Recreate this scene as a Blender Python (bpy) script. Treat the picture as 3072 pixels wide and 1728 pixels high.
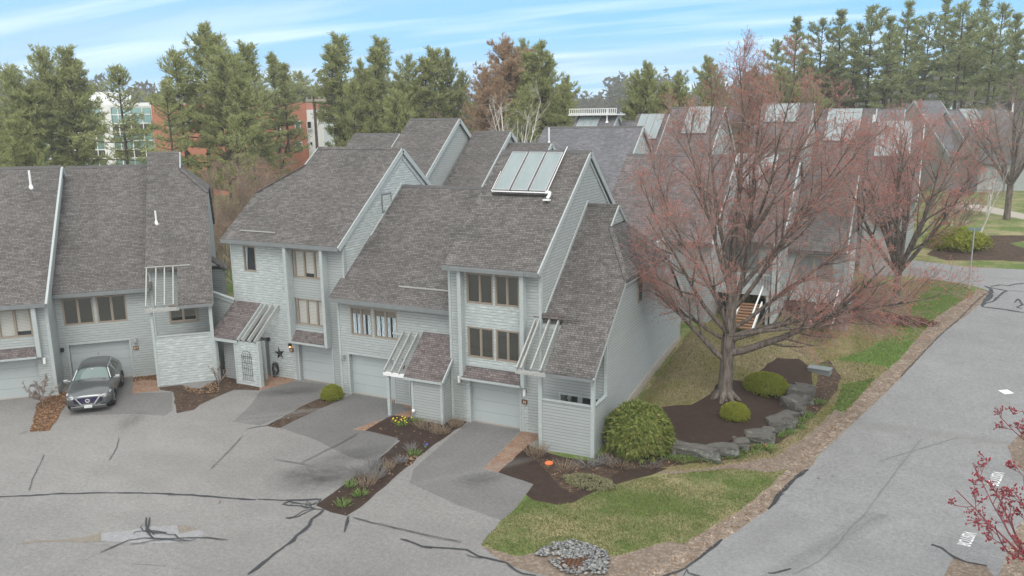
import bpy, bmesh, math, random
import numpy as np
from mathutils import Vector, Matrix, geometry
random.seed(7)
rng = np.random.default_rng(7)
scene = bpy.context.scene
HAZE = 0.00055
for o in list(bpy.data.objects): bpy.data.objects.remove(o)

# ---------------------------------------------------------------- camera, sky, sun, exposure
CX, CY, F = 1536.0, 864.0, 2441.3          # measured on the 3072 x 1728 photograph
PITCH, ROLL, YAW, CAM_H = math.radians(12.018), math.radians(-0.809), math.radians(-26.554), 13.0
c_, s_, sp, cp = math.cos(YAW), math.sin(YAW), math.sin(PITCH), math.cos(PITCH)
_r0 = Vector((c_, -s_, 0)); _u0 = Vector((s_*sp, c_*sp, cp)); FWD = Vector((s_*cp, c_*cp, -sp))
RIGHT = _r0*math.cos(ROLL) + _u0*math.sin(ROLL)
UP = -_r0*math.sin(ROLL) + _u0*math.cos(ROLL)
CAM = Vector((0, 0, CAM_H))
cam_d = bpy.data.cameras.new("camera"); cam = bpy.data.objects.new("camera", cam_d)
scene.collection.objects.link(cam); scene.camera = cam
M4 = Matrix((RIGHT, UP, -FWD)).transposed().to_4x4(); M4.translation = CAM
cam.matrix_world = M4
cam_d.sensor_width = 36; cam_d.lens = 36*F/3072; cam_d.clip_end = 20000; cam_d.clip_start = 0.1

SUN_EL, SUN_AZ = math.radians(56), math.radians(147)    # azimuth clockwise from +Y
world = bpy.data.worlds.new("World"); scene.world = world; world.use_nodes = True
nt = world.node_tree; nt.nodes.clear()
def N(nt, typ, **kw):
    n = nt.nodes.new(typ)
    for k, v in kw.items():
        if k in n.inputs.keys() if isinstance(k, str) else False: n.inputs[k].default_value = v
        else: setattr(n, k, v)
    return n
wo = N(nt, 'ShaderNodeOutputWorld'); bgn = N(nt, 'ShaderNodeBackground'); bgn.inputs['Strength'].default_value = 0.12
sky = N(nt, 'ShaderNodeTexSky', sky_type='NISHITA', sun_disc=False, sun_elevation=SUN_EL, sun_rotation=SUN_AZ, air_density=1.0, dust_density=0.6, ozone_density=1.6)
tc = N(nt, 'ShaderNodeTexCoord')
sep = N(nt, 'ShaderNodeSeparateXYZ'); nt.links.new(tc.outputs['Generated'], sep.inputs[0])
def wm(op, a, b=None, c=None):
    n = nt.nodes.new('ShaderNodeMath'); n.operation = op
    for i, v in enumerate((a, b, c)):
        if v is None: continue
        if isinstance(v, (int, float)): n.inputs[i].default_value = v
        else: nt.links.new(v, n.inputs[i])
    return n.outputs[0]
# project direction on a cloud layer so streaks flatten towards the horizon
zc = wm('MAXIMUM', sep.outputs[2], 0.02); zz = wm('ADD', zc, 0.10)
cu = wm('DIVIDE', sep.outputs[0], zz); cv = wm('DIVIDE', sep.outputs[1], zz)
comb = N(nt, 'ShaderNodeCombineXYZ'); nt.links.new(cu, comb.inputs[0]); nt.links.new(cv, comb.inputs[1])
mp = N(nt, 'ShaderNodeMapping'); mp.inputs['Rotation'].default_value = (0, 0, math.radians(-20)); mp.inputs['Scale'].default_value = (0.32, 1.5, 1); mp.inputs['Location'].default_value = (3.1, 1.7, 0)
nt.links.new(comb.outputs[0], mp.inputs[0])
ns = N(nt, 'ShaderNodeTexNoise'); ns.inputs['Scale'].default_value = 1.0; ns.inputs['Detail'].default_value = 5; ns.inputs['Roughness'].default_value = 0.5; ns.inputs['Distortion'].default_value = 0.4
nt.links.new(mp.outputs[0], ns.inputs['Vector'])
cr = N(nt, 'ShaderNodeValToRGB'); cr.color_ramp.elements[0].position = 0.47; cr.color_ramp.elements[1].position = 0.70
nt.links.new(ns.outputs['Fac'], cr.inputs[0])
mp2 = N(nt, 'ShaderNodeMapping'); mp2.inputs['Rotation'].default_value = (0, 0, math.radians(-27)); mp2.inputs['Scale'].default_value = (0.14, 0.7, 1); mp2.inputs['Location'].default_value = (-5.3, 4.4, 0)
nt.links.new(comb.outputs[0], mp2.inputs[0])
ns2 = N(nt, 'ShaderNodeTexNoise'); ns2.inputs['Scale'].default_value = 1.0; ns2.inputs['Detail'].default_value = 3
nt.links.new(mp2.outputs[0], ns2.inputs['Vector'])
cr2 = N(nt, 'ShaderNodeValToRGB'); cr2.color_ramp.elements[0].position = 0.40; cr2.color_ramp.elements[1].position = 0.66
nt.links.new(ns2.outputs['Fac'], cr2.inputs[0])
mx0 = N(nt, 'ShaderNodeMix', data_type='RGBA')
SKY_BLUE = (.95, 3.25, 6.1, 1); VEIL = (3.0, 4.3, 5.9, 1); STREAK = (5.0, 6.1, 6.9, 1)
sat = N(nt, 'ShaderNodeMix', data_type='RGBA'); sat.inputs[0].default_value = 0.8
nt.links.new(sky.outputs[0], sat.inputs[6]); sat.inputs[7].default_value = SKY_BLUE
nt.links.new(sat.outputs[2], mx0.inputs[6]); mx0.inputs[7].default_value = VEIL
nt.links.new(wm('MULTIPLY', cr2.outputs[0], 0.85), mx0.inputs[0])
mx1 = N(nt, 'ShaderNodeMix', data_type='RGBA'); nt.links.new(mx0.outputs[2], mx1.inputs[6]); mx1.inputs[7].default_value = STREAK
nt.links.new(wm('MULTIPLY', cr.outputs[0], 0.85), mx1.inputs[0])
# high overhead the overcast is thick and white, which is what gives the soft neutral light
ov = N(nt, 'ShaderNodeMapRange'); ov.inputs['From Min'].default_value = 0.28; ov.inputs['From Max'].default_value = 0.6
nt.links.new(sep.outputs[2], ov.inputs['Value'])
mx2 = N(nt, 'ShaderNodeMix', data_type='RGBA'); nt.links.new(ov.outputs[0], mx2.inputs[0]); nt.links.new(mx1.outputs[2], mx2.inputs[6]); mx2.inputs[7].default_value = (7.2, 7.3, 7.3, 1)
# bright white sky added behind the viewer, out of view, to light the facades
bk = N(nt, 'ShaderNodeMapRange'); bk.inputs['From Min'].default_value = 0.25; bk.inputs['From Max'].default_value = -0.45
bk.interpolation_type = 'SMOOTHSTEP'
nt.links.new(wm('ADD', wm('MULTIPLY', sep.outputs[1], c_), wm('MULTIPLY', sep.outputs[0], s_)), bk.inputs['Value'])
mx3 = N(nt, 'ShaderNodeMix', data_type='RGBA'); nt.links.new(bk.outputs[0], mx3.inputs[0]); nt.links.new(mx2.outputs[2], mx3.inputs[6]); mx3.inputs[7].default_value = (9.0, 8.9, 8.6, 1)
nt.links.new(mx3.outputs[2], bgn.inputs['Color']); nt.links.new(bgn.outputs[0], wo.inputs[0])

sl = bpy.data.lights.new("sun", 'SUN'); sl.energy = 1.0; sl.angle = math.radians(25); sl.color = (1.0, 0.96, 0.9)
sun = bpy.data.objects.new("sun", sl); scene.collection.objects.link(sun)
sun.rotation_euler = (math.radians(90)-SUN_EL, 0, math.pi - SUN_AZ)
scene.view_settings.view_transform = 'Standard'; scene.view_settings.look = 'None'; scene.view_settings.gamma = 1
scene.view_settings.exposure = 0.66

# ---------------------------------------------------------------- picture <-> place
def ray(x, y):
    return (RIGHT*((x-CX)/F) - UP*((y-CY)/F) + FWD)
def at_depth(x, y, w):            # point seen at (x, y), w metres ahead of the camera
    return CAM + ray(x, y)*w
def at_z(x, y, z):
    d = ray(x, y); return CAM + d*((z-CAM_H)/d.z)
D = 1.19255                       # notes taken on a 2576-wide view
HR = np.array([(-99, 0), (27, 0), (28.2, .12), (31.85, .92), (35, 1.28), (40, 1.65), (50, 1.95), (90, 2.7), (200, 4.5), (900, 9)], float)
HL = np.array([(-99, 0), (31.5, 0), (40, 1.1), (50, 1.6), (90, 2.7), (200, 4.5), (900, 9)], float)
HQ = np.array([(-99, 0), (26, 0), (50, 1.0), (70, 1.7), (90, 2.7), (200, 4.5), (900, 9)], float)
def sm(t): t = min(1, max(0, t)); return t*t*(3-2*t)
def gh(x, y):                     # ground height
    l = np.interp(y, HL[:, 0], HL[:, 1]); r = np.interp(y, HR[:, 0], HR[:, 1]); q = np.interp(y, HQ[:, 0], HQ[:, 1])
    a = sm((x+13.6)/3.0); b = sm((x+9)/6.5)
    return float((l*(1-a)+r*a)*(1-b)+q*b)
def gpt(x, y):                    # ground point seen at (x, y) of the 3072 view
    d = ray(x, y); z = 0.0
    for _ in range(40):
        t = (z-CAM_H)/min(d.z, -0.004); p = CAM + d*t
        z = 0.6*z + 0.4*gh(p.x, p.y)
    return Vector((p.x, p.y, gh(p.x, p.y)))
def gd(x, y): return gpt(x*D, y*D)
K2 = math.sqrt(.5)
def st(s, t, z=0.0): return Vector((K2*(s-t), K2*(s+t), z))    # frame of the row turned by 45 degrees

# ---------------------------------------------------------------- object helpers
C = scene.collection
def tag(o, label=None, cat=None, group=None, kind=None):
    if label: o['label'] = label
    if cat: o['category'] = cat
    if group: o['group'] = group
    if kind: o['kind'] = kind
    return o
def thing(name, loc=(0, 0, 0), rz=0.0, label=None, cat=None, group=None):
    o = bpy.data.objects.new(name, None); C.objects.link(o); o.location = loc; o.rotation_euler = (0, 0, rz)
    o.empty_display_size = 0.3
    return tag(o, label, cat, group)
def copy_tree(o, parent=None):
    c = o.copy(); C.objects.link(c); c.parent = parent
    for ch in list(o.children): copy_tree(ch, c)
    return c
class MB:
    def __init__(s): s.v = []; s.f = []
    def add(s, vs, fs):
        b = len(s.v); s.v += [tuple(p) for p in vs]; s.f += [tuple(i+b for i in f) for f in fs]; return s
    def box(s, x0, x1, y0, y1, z0, z1):
        return s.add([(x0, y0, z0), (x1, y0, z0), (x1, y1, z0), (x0, y1, z0), (x0, y0, z1), (x1, y0, z1), (x1, y1, z1), (x0, y1, z1)],
                     [(3, 2, 1, 0), (4, 5, 6, 7), (0, 1, 5, 4), (1, 2, 6, 5), (2, 3, 7, 6), (3, 0, 4, 7)])
    def beam(s, p0, p1, w, h, up=(0, 0, 1)):   # bar of width w (sideways) and height h from p0 to p1
        p0 = Vector(p0); p1 = Vector(p1); d = (p1-p0).normalized(); sd = d.cross(Vector(up))
        if sd.length < 1e-4: sd = d.cross(Vector((0, 1, 0)))
        sd.normalize(); u = sd.cross(d).normalized(); a = sd*w/2; b = u*h/2
        vs = [p0-a-b, p0+a-b, p0+a+b, p0-a+b, p1-a-b, p1+a-b, p1+a+b, p1-a+b]
        return s.add(vs, [(0, 1, 2, 3), (7, 6, 5, 4), (4, 5, 1, 0), (5, 6, 2, 1), (6, 7, 3, 2), (7, 4, 0, 3)])
    def prism(s, prof, x0, x1, ax='x'):        # profile (y, z) pushed along x
        n = len(prof); fn = (lambda a, b, c: (c, a, b)) if ax == 'x' else (lambda a, b, c: (a, c, b))
        vs = [fn(a, b, x0) for a, b in prof] + [fn(a, b, x1) for a, b in prof]
        fs = [tuple(range(n)), tuple(range(2*n-1, n-1, -1))] + [(i, i+n, (i+1) % n+n, (i+1) % n) for i in range(n)]
        return s.add(vs, fs)
    def slab(s, pts, th):                      # polygon with thickness th downwards
        n = len(pts); pts = [Vector(p) for p in pts]
        vs = pts + [p-Vector((0, 0, th)) for p in pts]
        return s.add(vs, [tuple(range(n)), tuple(range(2*n-1, n-1, -1))] + [(i, i+n, (i+1) % n+n, (i+1) % n) for i in range(n)])
    def cyl(s, p0, p1, r0, r1=None, n=10):
        r1 = r0 if r1 is None else r1; p0 = Vector(p0); p1 = Vector(p1); d = (p1-p0).normalized()
        a = d.cross(Vector((0, 0, 1)) if abs(d.z) < .9 else Vector((1, 0, 0))).normalized(); b = d.cross(a)
        vs = []
        for p, r in ((p0, r0), (p1, r1)):
            for i in range(n):
                t = 2*math.pi*i/n; vs.append(p+a*math.cos(t)*r+b*math.sin(t)*r)
        return s.add(vs, [tuple(range(n-1, -1, -1)), tuple(range(n, 2*n))] + [(i, (i+1) % n, (i+1) % n+n, i+n) for i in range(n)])
    def tube(s, pts, r, n=6):
        for a, b in zip(pts[:-1], pts[1:]): s.cyl(a, b, r, r, n)
        return s
    def build(s, name, mat, parent=None, label=None, smooth=False):
        me = bpy.data.meshes.new(name); me.from_pydata(s.v, [], s.f); me.validate(); 
        bm = bmesh.new(); bm.from_mesh(me); bmesh.ops.recalc_face_normals(bm, faces=bm.faces)
        uvl = bm.loops.layers.uv.new('UVMap')
        for f in bm.faces:
            n = f.normal; f.smooth = smooth
            u = Vector((0, 0, 1)).cross(n)
            if u.length < .02: u = Vector((1, 0, 0))
            u.normalize(); v = n.cross(u)
            for l in f.loops: l[uvl].uv = (l.vert.co.dot(u), l.vert.co.dot(v))
        bm.to_mesh(me); bm.free(); me.materials.append(mat)
        o = bpy.data.objects.new(name, me); C.objects.link(o); o.parent = parent
        if label: o['label'] = label
        return o
def np_mesh(name, verts, faces, mat, parent=None, k=None, mats=None, midx=None, smooth=False):
    """verts (n,3); faces (m,k) array"""
    me = bpy.data.meshes.new(name); m, k = faces.shape
    me.vertices.add(len(verts)); me.vertices.foreach_set('co', np.asarray(verts, np.float32).ravel())
    me.loops.add(m*k); me.loops.foreach_set('vertex_index', faces.astype(np.int32).ravel())
    me.polygons.add(m); me.polygons.foreach_set('loop_start', np.arange(0, m*k, k, dtype=np.int32)); me.polygons.foreach_set('loop_total', np.full(m, k, np.int32))
    if midx is not None: me.polygons.foreach_set('material_index', midx.astype(np.int32))
    if smooth: me.polygons.foreach_set('use_smooth', np.ones(m, bool))
    me.update(calc_edges=True)
    for mm in (mats or [mat]): me.materials.append(mm)
    o = bpy.data.objects.new(name, me); C.objects.link(o); o.parent = parent
    return o

# ---------------------------------------------------------------- materials
class Mat:
    def __init__(s, name, rough=0.9, metal=0.0, spec=0.3):
        s.m = bpy.data.materials.new(name); s.m.use_nodes = True; s.t = s.m.node_tree; s.b = s.t.nodes['Principled BSDF']
        s.b.inputs['Roughness'].default_value = rough; s.b.inputs['Metallic'].default_value = metal; s.b.inputs['Specular IOR Level'].default_value = spec
    def n(s, typ, **kw):
        n = s.t.nodes.new(typ)
        for k, v in kw.items(): setattr(n, k, v)
        return n
    def link(s, a, b): s.t.links.new(a, b)
    def co(s, kind='Object', scale=(1, 1, 1), rot=(0, 0, 0)):
        t = s.n('ShaderNodeTexCoord'); m = s.n('ShaderNodeMapping'); m.inputs['Scale'].default_value = scale; m.inputs['Rotation'].default_value = rot
        s.link(t.outputs[kind], m.inputs[0]); return m.outputs[0]
    def noise(s, vec, scale, detail=4, rough=.55, dist=0):
        n = s.n('ShaderNodeTexNoise'); n.inputs['Scale'].default_value = scale; n.inputs['Detail'].default_value = detail
        n.inputs['Roughness'].default_value = rough; n.inputs['Distortion'].default_value = dist; s.link(vec, n.inputs['Vector']); return n.outputs['Fac']
    def ramp(s, fac, stops):
        r = s.n('ShaderNodeValToRGB'); e = r.color_ramp.elements
        while len(e) < len(stops): e.new(0.5)
        for i, (p, c) in enumerate(stops): e[i].position = p; e[i].color = (*c, 1) if len(c) == 3 else c
        s.link(fac, r.inputs[0]); return r.outputs[0]
    def mix(s, f, a, b, mode='MIX'):
        m = s.n('ShaderNodeMix', data_type='RGBA', blend_type=mode)
        for i, v in ((0, f), (6, a), (7, b)):
            if hasattr(v, 'is_linked'): s.link(v, m.inputs[i])
            elif i == 0: m.inputs[0].default_value = v
            else: m.inputs[i].default_value = (*v, 1)
        return m.outputs[2]
    def math(s, op, a, b=0.0, c=0.0):
        m = s.n('ShaderNodeMath', operation=op)
        for i, v in enumerate((a, b, c)):
            if hasattr(v, 'is_linked'): s.link(v, m.inputs[i])
            else: m.inputs[i].default_value = v
        return m.outputs[0]
    def color(s, c):
        if hasattr(c, 'is_linked'): s.link(c, s.b.inputs['Base Color'])
        else: s.b.inputs['Base Color'].default_value = (*c, 1)
        return s
    def bump(s, h, strength=.3, dist=.02):
        b = s.n('ShaderNodeBump'); b.inputs['Strength'].default_value = strength; b.inputs['Distance'].default_value = dist
        s.link(h, b.inputs['Height']); s.link(b.outputs[0], s.b.inputs['Normal']); return s
W3 = lambda v: (v, v, v)
def flat(name, c, rough=.7, metal=0, var=.12, spec=.3, scale=3.0):
    m = Mat(name, rough, metal, spec); v = m.co('Object')
    n = m.noise(v, scale, 4); m.color(m.mix(n, tuple(x*(1-var) for x in c), tuple(min(1, x*(1+var)) for x in c))); return m.m
def mk_shingle(name, a, b, dk, tint=(.17, .2, .2)):
    m = Mat(name, .95, 0, .15); uv = m.co('UV')
    br = m.n('ShaderNodeTexBrick'); m.link(uv, br.inputs['Vector']); br.offset = .37; br.offset_frequency = 2; br.squash = .8; br.squash_frequency = 3
    for k, v in (('Scale', 1), ('Mortar Size', .009), ('Mortar Smooth', .4), ('Bias', 0), ('Brick Width', .17), ('Row Height', .10)): br.inputs[k].default_value = v
    br.inputs['Color1'].default_value = (*a, 1); br.inputs['Color2'].default_value = (*b, 1); br.inputs['Mortar'].default_value = (*dk, 1)
    sx = m.n('ShaderNodeSeparateXYZ'); m.link(uv, sx.inputs[0])
    # second, coarser tab pattern and weather
    br2 = m.n('ShaderNodeTexBrick'); m.link(m.co('UV', (1, 1, 1)), br2.inputs['Vector']); br2.offset = .71
    for k, v in (('Scale', 1), ('Mortar Size', 0), ('Bias', 0.1), ('Brick Width', .27), ('Row Height', .10)): br2.inputs[k].default_value = v
    br2.inputs['Color1'].default_value = (.8, .8, .8, 1); br2.inputs['Color2'].default_value = (1.19, 1.18, 1.2, 1)
    c = m.mix(1.0, br.outputs['Color'], br2.outputs['Color'], 'MULTIPLY')
    w = m.noise(m.co('UV', (.5, .35, 1)), 1.0, 5); c = m.mix(1.0, c, m.ramp(w, [(.3, W3(.87)), (.7, W3(1.1))]), 'MULTIPLY')
    sp_ = m.noise(m.co('UV', (1, 1.6, 1)), 5.5, 3); c = m.mix(m.ramp(sp_, [(.6, W3(0)), (.72, W3(.6))]), c, tint)
    # shadow line under every course: lap thickness
    fr = m.math('FRACT', m.math('DIVIDE', sx.outputs[1], .10))
    m.color(c); m.bump(m.math('ADD', m.math('MULTIPLY', fr, -1), br.outputs['Fac']), .5, .012); return m.m
def mk_siding(name, base, light, worn, amt=.5, lap=.125):
    m = Mat(name, .8, 0, .25); uv = m.co('UV'); sx = m.n('ShaderNodeSeparateXYZ'); m.link(uv, sx.inputs[0])
    fr = m.math('FRACT', m.math('DIVIDE', sx.outputs[1], lap))
    board = m.math('FLOOR', m.math('DIVIDE', sx.outputs[1], lap))
    cm = m.n('ShaderNodeCombineXYZ'); m.link(m.math('MULTIPLY', sx.outputs[0], .35), cm.inputs[0]); m.link(m.math('MULTIPLY', board, 3.7), cm.inputs[1])
    pb = m.noise(cm.outputs[0], 1.0, 2); c = m.mix(pb, tuple(x*.9 for x in base), tuple(x*1.1 for x in base))
    st_ = m.noise(m.co('UV', (2.2, 14, 1)), 1.0, 6, .7); big = m.noise(m.co('UV', (.5, .5, 1)), .8, 3)
    k = m.math('MULTIPLY', m.math('SMOOTH_MIN', 1.0, m.math('MULTIPLY', big, 1.6), .1), amt*2)
    c = m.mix(m.math('MULTIPLY', m.ramp(st_, [(.50, W3(0)), (.62, W3(1))]), k), c, light)
    st2 = m.noise(m.co('UV', (1.0, 7, 1)), 2.6, 6, .8)
    c = m.mix(m.math('MULTIPLY', m.ramp(st2, [(.57, W3(0)), (.66, W3(1))]), k), c, worn)
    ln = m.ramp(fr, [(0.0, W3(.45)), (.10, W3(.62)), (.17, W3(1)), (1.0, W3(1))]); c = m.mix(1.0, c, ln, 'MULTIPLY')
    m.color(c); m.bump(m.math('ADD', m.math('MULTIPLY', fr, -1.0), m.math('MULTIPLY', st_, .25)), .5, .02); return m.m
M = {}
M['shingle'] = mk_shingle('roof shingles', (.102, .097, .093), (.158, .15, .145), (.04, .038, .037), (.15, .158, .155))
M['shingle_brown'] = mk_shingle('brown shingles', (.115, .1, .098), (.185, .163, .16), (.05, .045, .045), (.17, .155, .155))
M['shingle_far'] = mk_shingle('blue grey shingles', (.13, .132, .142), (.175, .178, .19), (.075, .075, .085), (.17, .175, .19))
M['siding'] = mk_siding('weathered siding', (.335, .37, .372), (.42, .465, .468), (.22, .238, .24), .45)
M['siding_worn'] = mk_siding('peeling siding', (.38, .425, .43), (.52, .575, .58), (.185, .195, .195), .8)
M['siding_clean'] = mk_siding('fresh siding', (.32, .352, .355), (.37, .405, .408), (.25, .28, .285), .3)
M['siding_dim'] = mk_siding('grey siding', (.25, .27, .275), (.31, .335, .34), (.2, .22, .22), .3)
M['trim'] = flat('painted trim', (.385, .43, .435), .7, var=.22, scale=9)
M['fascia'] = flat('fascia', (.185, .205, .21), .7, var=.15)  # tone darkened so the colour itself deepens the eave shadow
M['wood_grey'] = flat('weathered beam', (.36, .37, .36), .9, var=.4, scale=14)
M['tan'] = flat('tan window wood', (.27, .235, .195), .6, var=.12)
M['garage'] = flat('garage door paint', (.375, .42, .43), .55, var=.05, scale=1.2)
M['white'] = flat('white paint', (.75, .77, .78), .6, var=.08)
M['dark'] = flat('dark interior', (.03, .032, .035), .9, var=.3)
M['black'] = flat('black metal', (.02, .022, .024), .5, var=.2)
M['brown_plaque'] = flat('brown plaque', (.11, .05, .03), .6, var=.2)
M['cream'] = flat('cream lettering', (.7, .6, .42), .6, var=.05)
M['concrete'] = flat('concrete', (.36, .33, .29), .95, var=.2, scale=6)
M['steel'] = flat('galvanised steel', (.55, .57, .58), .35, .8, var=.1)
M['chrome'] = flat('chrome', (.8, .82, .84), .12, 1.0, var=.03)
M['copper'] = flat('copper pot', (.25, .1, .07), .6)
def mk_glass(name, col, a=.12):
    m = Mat(name, .06, 0, .6); m.b.inputs['Alpha'].default_value = a; m.color(col); return m.m
M['glass'] = mk_glass('window glass', (.08, .1, .1), .12)
M['dark_glass'] = Mat('dark window glass', .04, .9, .9).color((.15, .155, .14)).m
m = Mat('blinds', .7); sx = m.n('ShaderNodeSeparateXYZ'); m.link(m.co('UV'), sx.inputs[0]); fr = m.math('FRACT', m.math('DIVIDE', sx.outputs[1], .07))
m.color(m.ramp(fr, [(0, (.2, .21, .2)), (.3, (.6, .6, .56)), (1, (.78, .78, .74))])); M['blinds'] = m.m
m = Mat('curtain', .9); sx = m.n('ShaderNodeSeparateXYZ'); m.link(m.co('UV'), sx.inputs[0]); w = m.math('SINE', m.math('MULTIPLY', m.math('ADD', sx.outputs[0], m.math('MULTIPLY', m.noise(m.co('UV'), 3, 2), .3)), 46))
m.color(m.ramp(w, [(0, (.5, .62, .7)), (1, (.85, .92, .95))])); M['curtain'] = m.m
m = Mat('solar glass', .22, 0, .8); n = m.noise(m.co('UV', (1.2, .35, 1)), 1.6, 4); m.color(m.mix(n, (.16, .21, .21), (.29, .34, .36))); M['solar'] = m.m
M['panel_frame'] = flat('panel frame', (.45, .45, .46), .4, .3, var=.1)
# grounds
def mk_asphalt(name, lo, hi, warm=.0):
    m = Mat(name, .92, 0, .25); v = m.co('Object')
    big = m.noise(v, .09, 4, .5); mid = m.noise(v, .8, 5, .6); fine = m.noise(v, 38, 3, .7); grit = m.noise(v, 7, 6, .85)
    c = m.mix(m.ramp(big, [(.35, W3(0)), (.65, W3(1))]), lo, hi)
    c = m.mix(1.0, c, m.ramp(mid, [(.3, W3(.92)), (.7, W3(1.07))]), 'MULTIPLY')
    c = m.mix(1.0, c, m.ramp(fine, [(.32, W3(.72)), (.68, W3(1.28))]), 'MULTIPLY')
    c = m.mix(1.0, c, m.ramp(grit, [(.38, W3(.82)), (.62, W3(1.16))]), 'MULTIPLY')
    st_ = m.noise(m.co('Object', (.12, .9, 1), (0, 0, .6)), .55, 4); c = m.mix(m.ramp(st_, [(.56, W3(0)), (.72, W3(.35))]), c, (.17, .16, .155))
    m.color(c); m.bump(fine, .35, .01); return m.m
M['asphalt'] = mk_asphalt('old asphalt', (.18, .178, .175), (.23, .227, .222))
M['road'] = mk_asphalt('road asphalt', (.205, .207, .21), (.238, .241, .245))
M['drive'] = mk_asphalt('driveway asphalt', (.122, .121, .12), (.172, .17, .168))
M['tar'] = flat('tar', (.035, .038, .042), .6, var=.2); M['crack'] = flat('fine crack', (.165, .166, .168), .9, var=.2)
M['oil'] = None
def mk_grass(name, g1, g2, s1, s2, bias=0.0):
    m = Mat(name, .95, 0, .1); v = m.co('Object')
    a = m.noise(v, .33, 5, .6); b = m.noise(v, 2.2, 5, .7); f = m.noise(m.co('Object', (1, 1.7, 1)), 17, 4, .75)
    g = m.mix(b, g1, g2); s_ = m.mix(b, s1, s2)
    k = m.math('ADD', m.math('MULTIPLY', a, .75), m.math('MULTIPLY', b, .25))
    c = m.mix(m.ramp(k, [(.42+bias, W3(0)), (.60+bias, W3(1))]), g, s_)
    c = m.mix(1.0, c, m.ramp(f, [(.3, W3(.5)), (.7, W3(1.5))]), 'MULTIPLY')
    m.color(c); m.bump(f, .6, .03); return m.m
M['grass'] = mk_grass('spring lawn', (.07, .115, .032), (.14, .185, .055), (.23, .2, .11), (.32, .275, .165), .01)
M['grass_dry'] = mk_grass('mossy lawn', (.115, .12, .04), (.19, .17, .06), (.16, .135, .085), (.27, .215, .13), -.05)
M['grass_green'] = mk_grass('green lawn', (.055, .12, .025), (.13, .21, .05), (.17, .165, .08), (.23, .21, .11), .1)
def mk_litter(name, cols, dark, sc=24, dens=.5):
    m = Mat(name, .95, 0, .1); v = m.co('Object'); vo = m.n('ShaderNodeTexVoronoi'); vo.inputs['Scale'].default_value = sc; vo.inputs['Randomness'].default_value = 1
    m.link(v, vo.inputs['Vector']); sx = m.n('ShaderNodeSeparateColor'); m.link(vo.outputs['Color'], sx.inputs[0])
    c = m.ramp(sx.outputs[0], [(i/(len(cols)-1), q) for i, q in enumerate(cols)])
    c = m.mix(m.ramp(m.noise(v, 3, 5, .7), [(dens-.12, W3(1)), (dens+.12, W3(0))]), dark, c)
    c = m.mix(1.0, c, m.ramp(vo.outputs['Distance'], [(0, W3(1.15)), (.6, W3(.7))]), 'MULTIPLY')
    m.color(c); m.bump(vo.outputs['Distance'], .5, .02); return m.m
M['verge'] = mk_litter('leaf litter and gravel', [(.18, .14, .11), (.38, .31, .25), (.5, .43, .36), (.28, .21, .16), (.6, .53, .45)], (.23, .185, .15), 15, .45)
M['dirt'] = mk_litter('bare sandy soil', [(.25, .205, .165), (.3, .245, .2), (.2, .155, .12)], (.22, .175, .14), 9, .5)
M['mulch'] = mk_litter('dark bark mulch', [(.04, .027, .022), (.068, .046, .037), (.1, .069, .055), (.048, .033, .027)], (.055, .038, .031), 42, .45)
M['mulch_old'] = mk_litter('old mulch with leaves', [(.06, .042, .034), (.14, .09, .06), (.09, .065, .05), (.22, .15, .1)], (.06, .045, .037), 26, .5)
M['leafbed'] = mk_litter('fallen orange leaves', [(.15, .07, .04), (.32, .16, .07), (.24, .11, .055), (.1, .055, .035)], (.11, .065, .045), 22, .5)
m = Mat('brick paving', .95, 0, .15); br = m.n('ShaderNodeTexBrick'); m.link(m.co('Object', (1, 1, 1), (0, 0, .4)), br.inputs['Vector'])
for k, v in (('Scale', 1), ('Mortar Size', .008), ('Bias', 0), ('Brick Width', .2), ('Row Height', .1)): br.inputs[k].default_value = v
br.inputs['Color1'].default_value = (.22, .125, .085, 1); br.inputs['Color2'].default_value = (.32, .2, .14, 1); br.inputs['Mortar'].default_value = (.13, .1, .08, 1)
m.color(m.mix(m.ramp(m.noise(m.co('Object'), 1.5, 5), [(.45, W3(0)), (.65, W3(.55))]), br.outputs['Color'], (.28, .22, .17))); m.bump(br.outputs['Fac'], -.3, .01); M['brick_paving'] = m.m
m = Mat('red brick wall', .9); br = m.n('ShaderNodeTexBrick'); m.link(m.co('UV'), br.inputs['Vector'])
for k, v in (('Scale', 1), ('Mortar Size', .02), ('Brick Width', .4), ('Row Height', .2)): br.inputs[k].default_value = v
br.inputs['Color1'].default_value = (.47, .18, .12, 1); br.inputs['Color2'].default_value = (.53, .21, .14, 1); br.inputs['Mortar'].default_value = (.38, .2, .15, 1); m.color(br.outputs['Color']); M['redbrick'] = m.m
m = Mat('lichened rock', .95, 0, .2); v = m.co('Object'); a = m.noise(v, 2.6, 6, .7); b = m.noise(m.co('Object', (1, 1, 4)), 3.5, 5, .6)
c = m.mix(b, (.06, .059, .055), (.15, .142, .128)); c = m.mix(m.ramp(a, [(.56, W3(0)), (.64, W3(1))]), c, (.27, .29, .25)); c = m.mix(m.ramp(m.noise(v, 1.3, 3), [(.5, W3(0)), (.7, W3(.6))]), c, (.09, .1, .1))
m.color(c); m.bump(m.math('ADD', a, b), .8, .06); M['rock'] = m.m
def mk_bark(name, a, b, sc=9):
    m = Mat(name, .95, 0, .1); n = m.noise(m.co('Object', (1, 1, .18)), sc, 5, .7); m.color(m.mix(m.ramp(n, [(.35, W3(0)), (.65, W3(1))]), a, b)); m.bump(n, .8, .04); return m.m
M['bark'] = mk_bark('grey bark', (.07, .058, .05), (.21, .18, .16))
M['bark_pine'] = mk_bark('pine bark', (.05, .04, .035), (.12, .095, .08))
M['bark_birch'] = mk_bark('birch bark', (.42, .40, .37), (.72, .7, .67), 4)
M['twig'] = flat('twigs', (.27, .22, .195), .9, var=.3)
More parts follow.
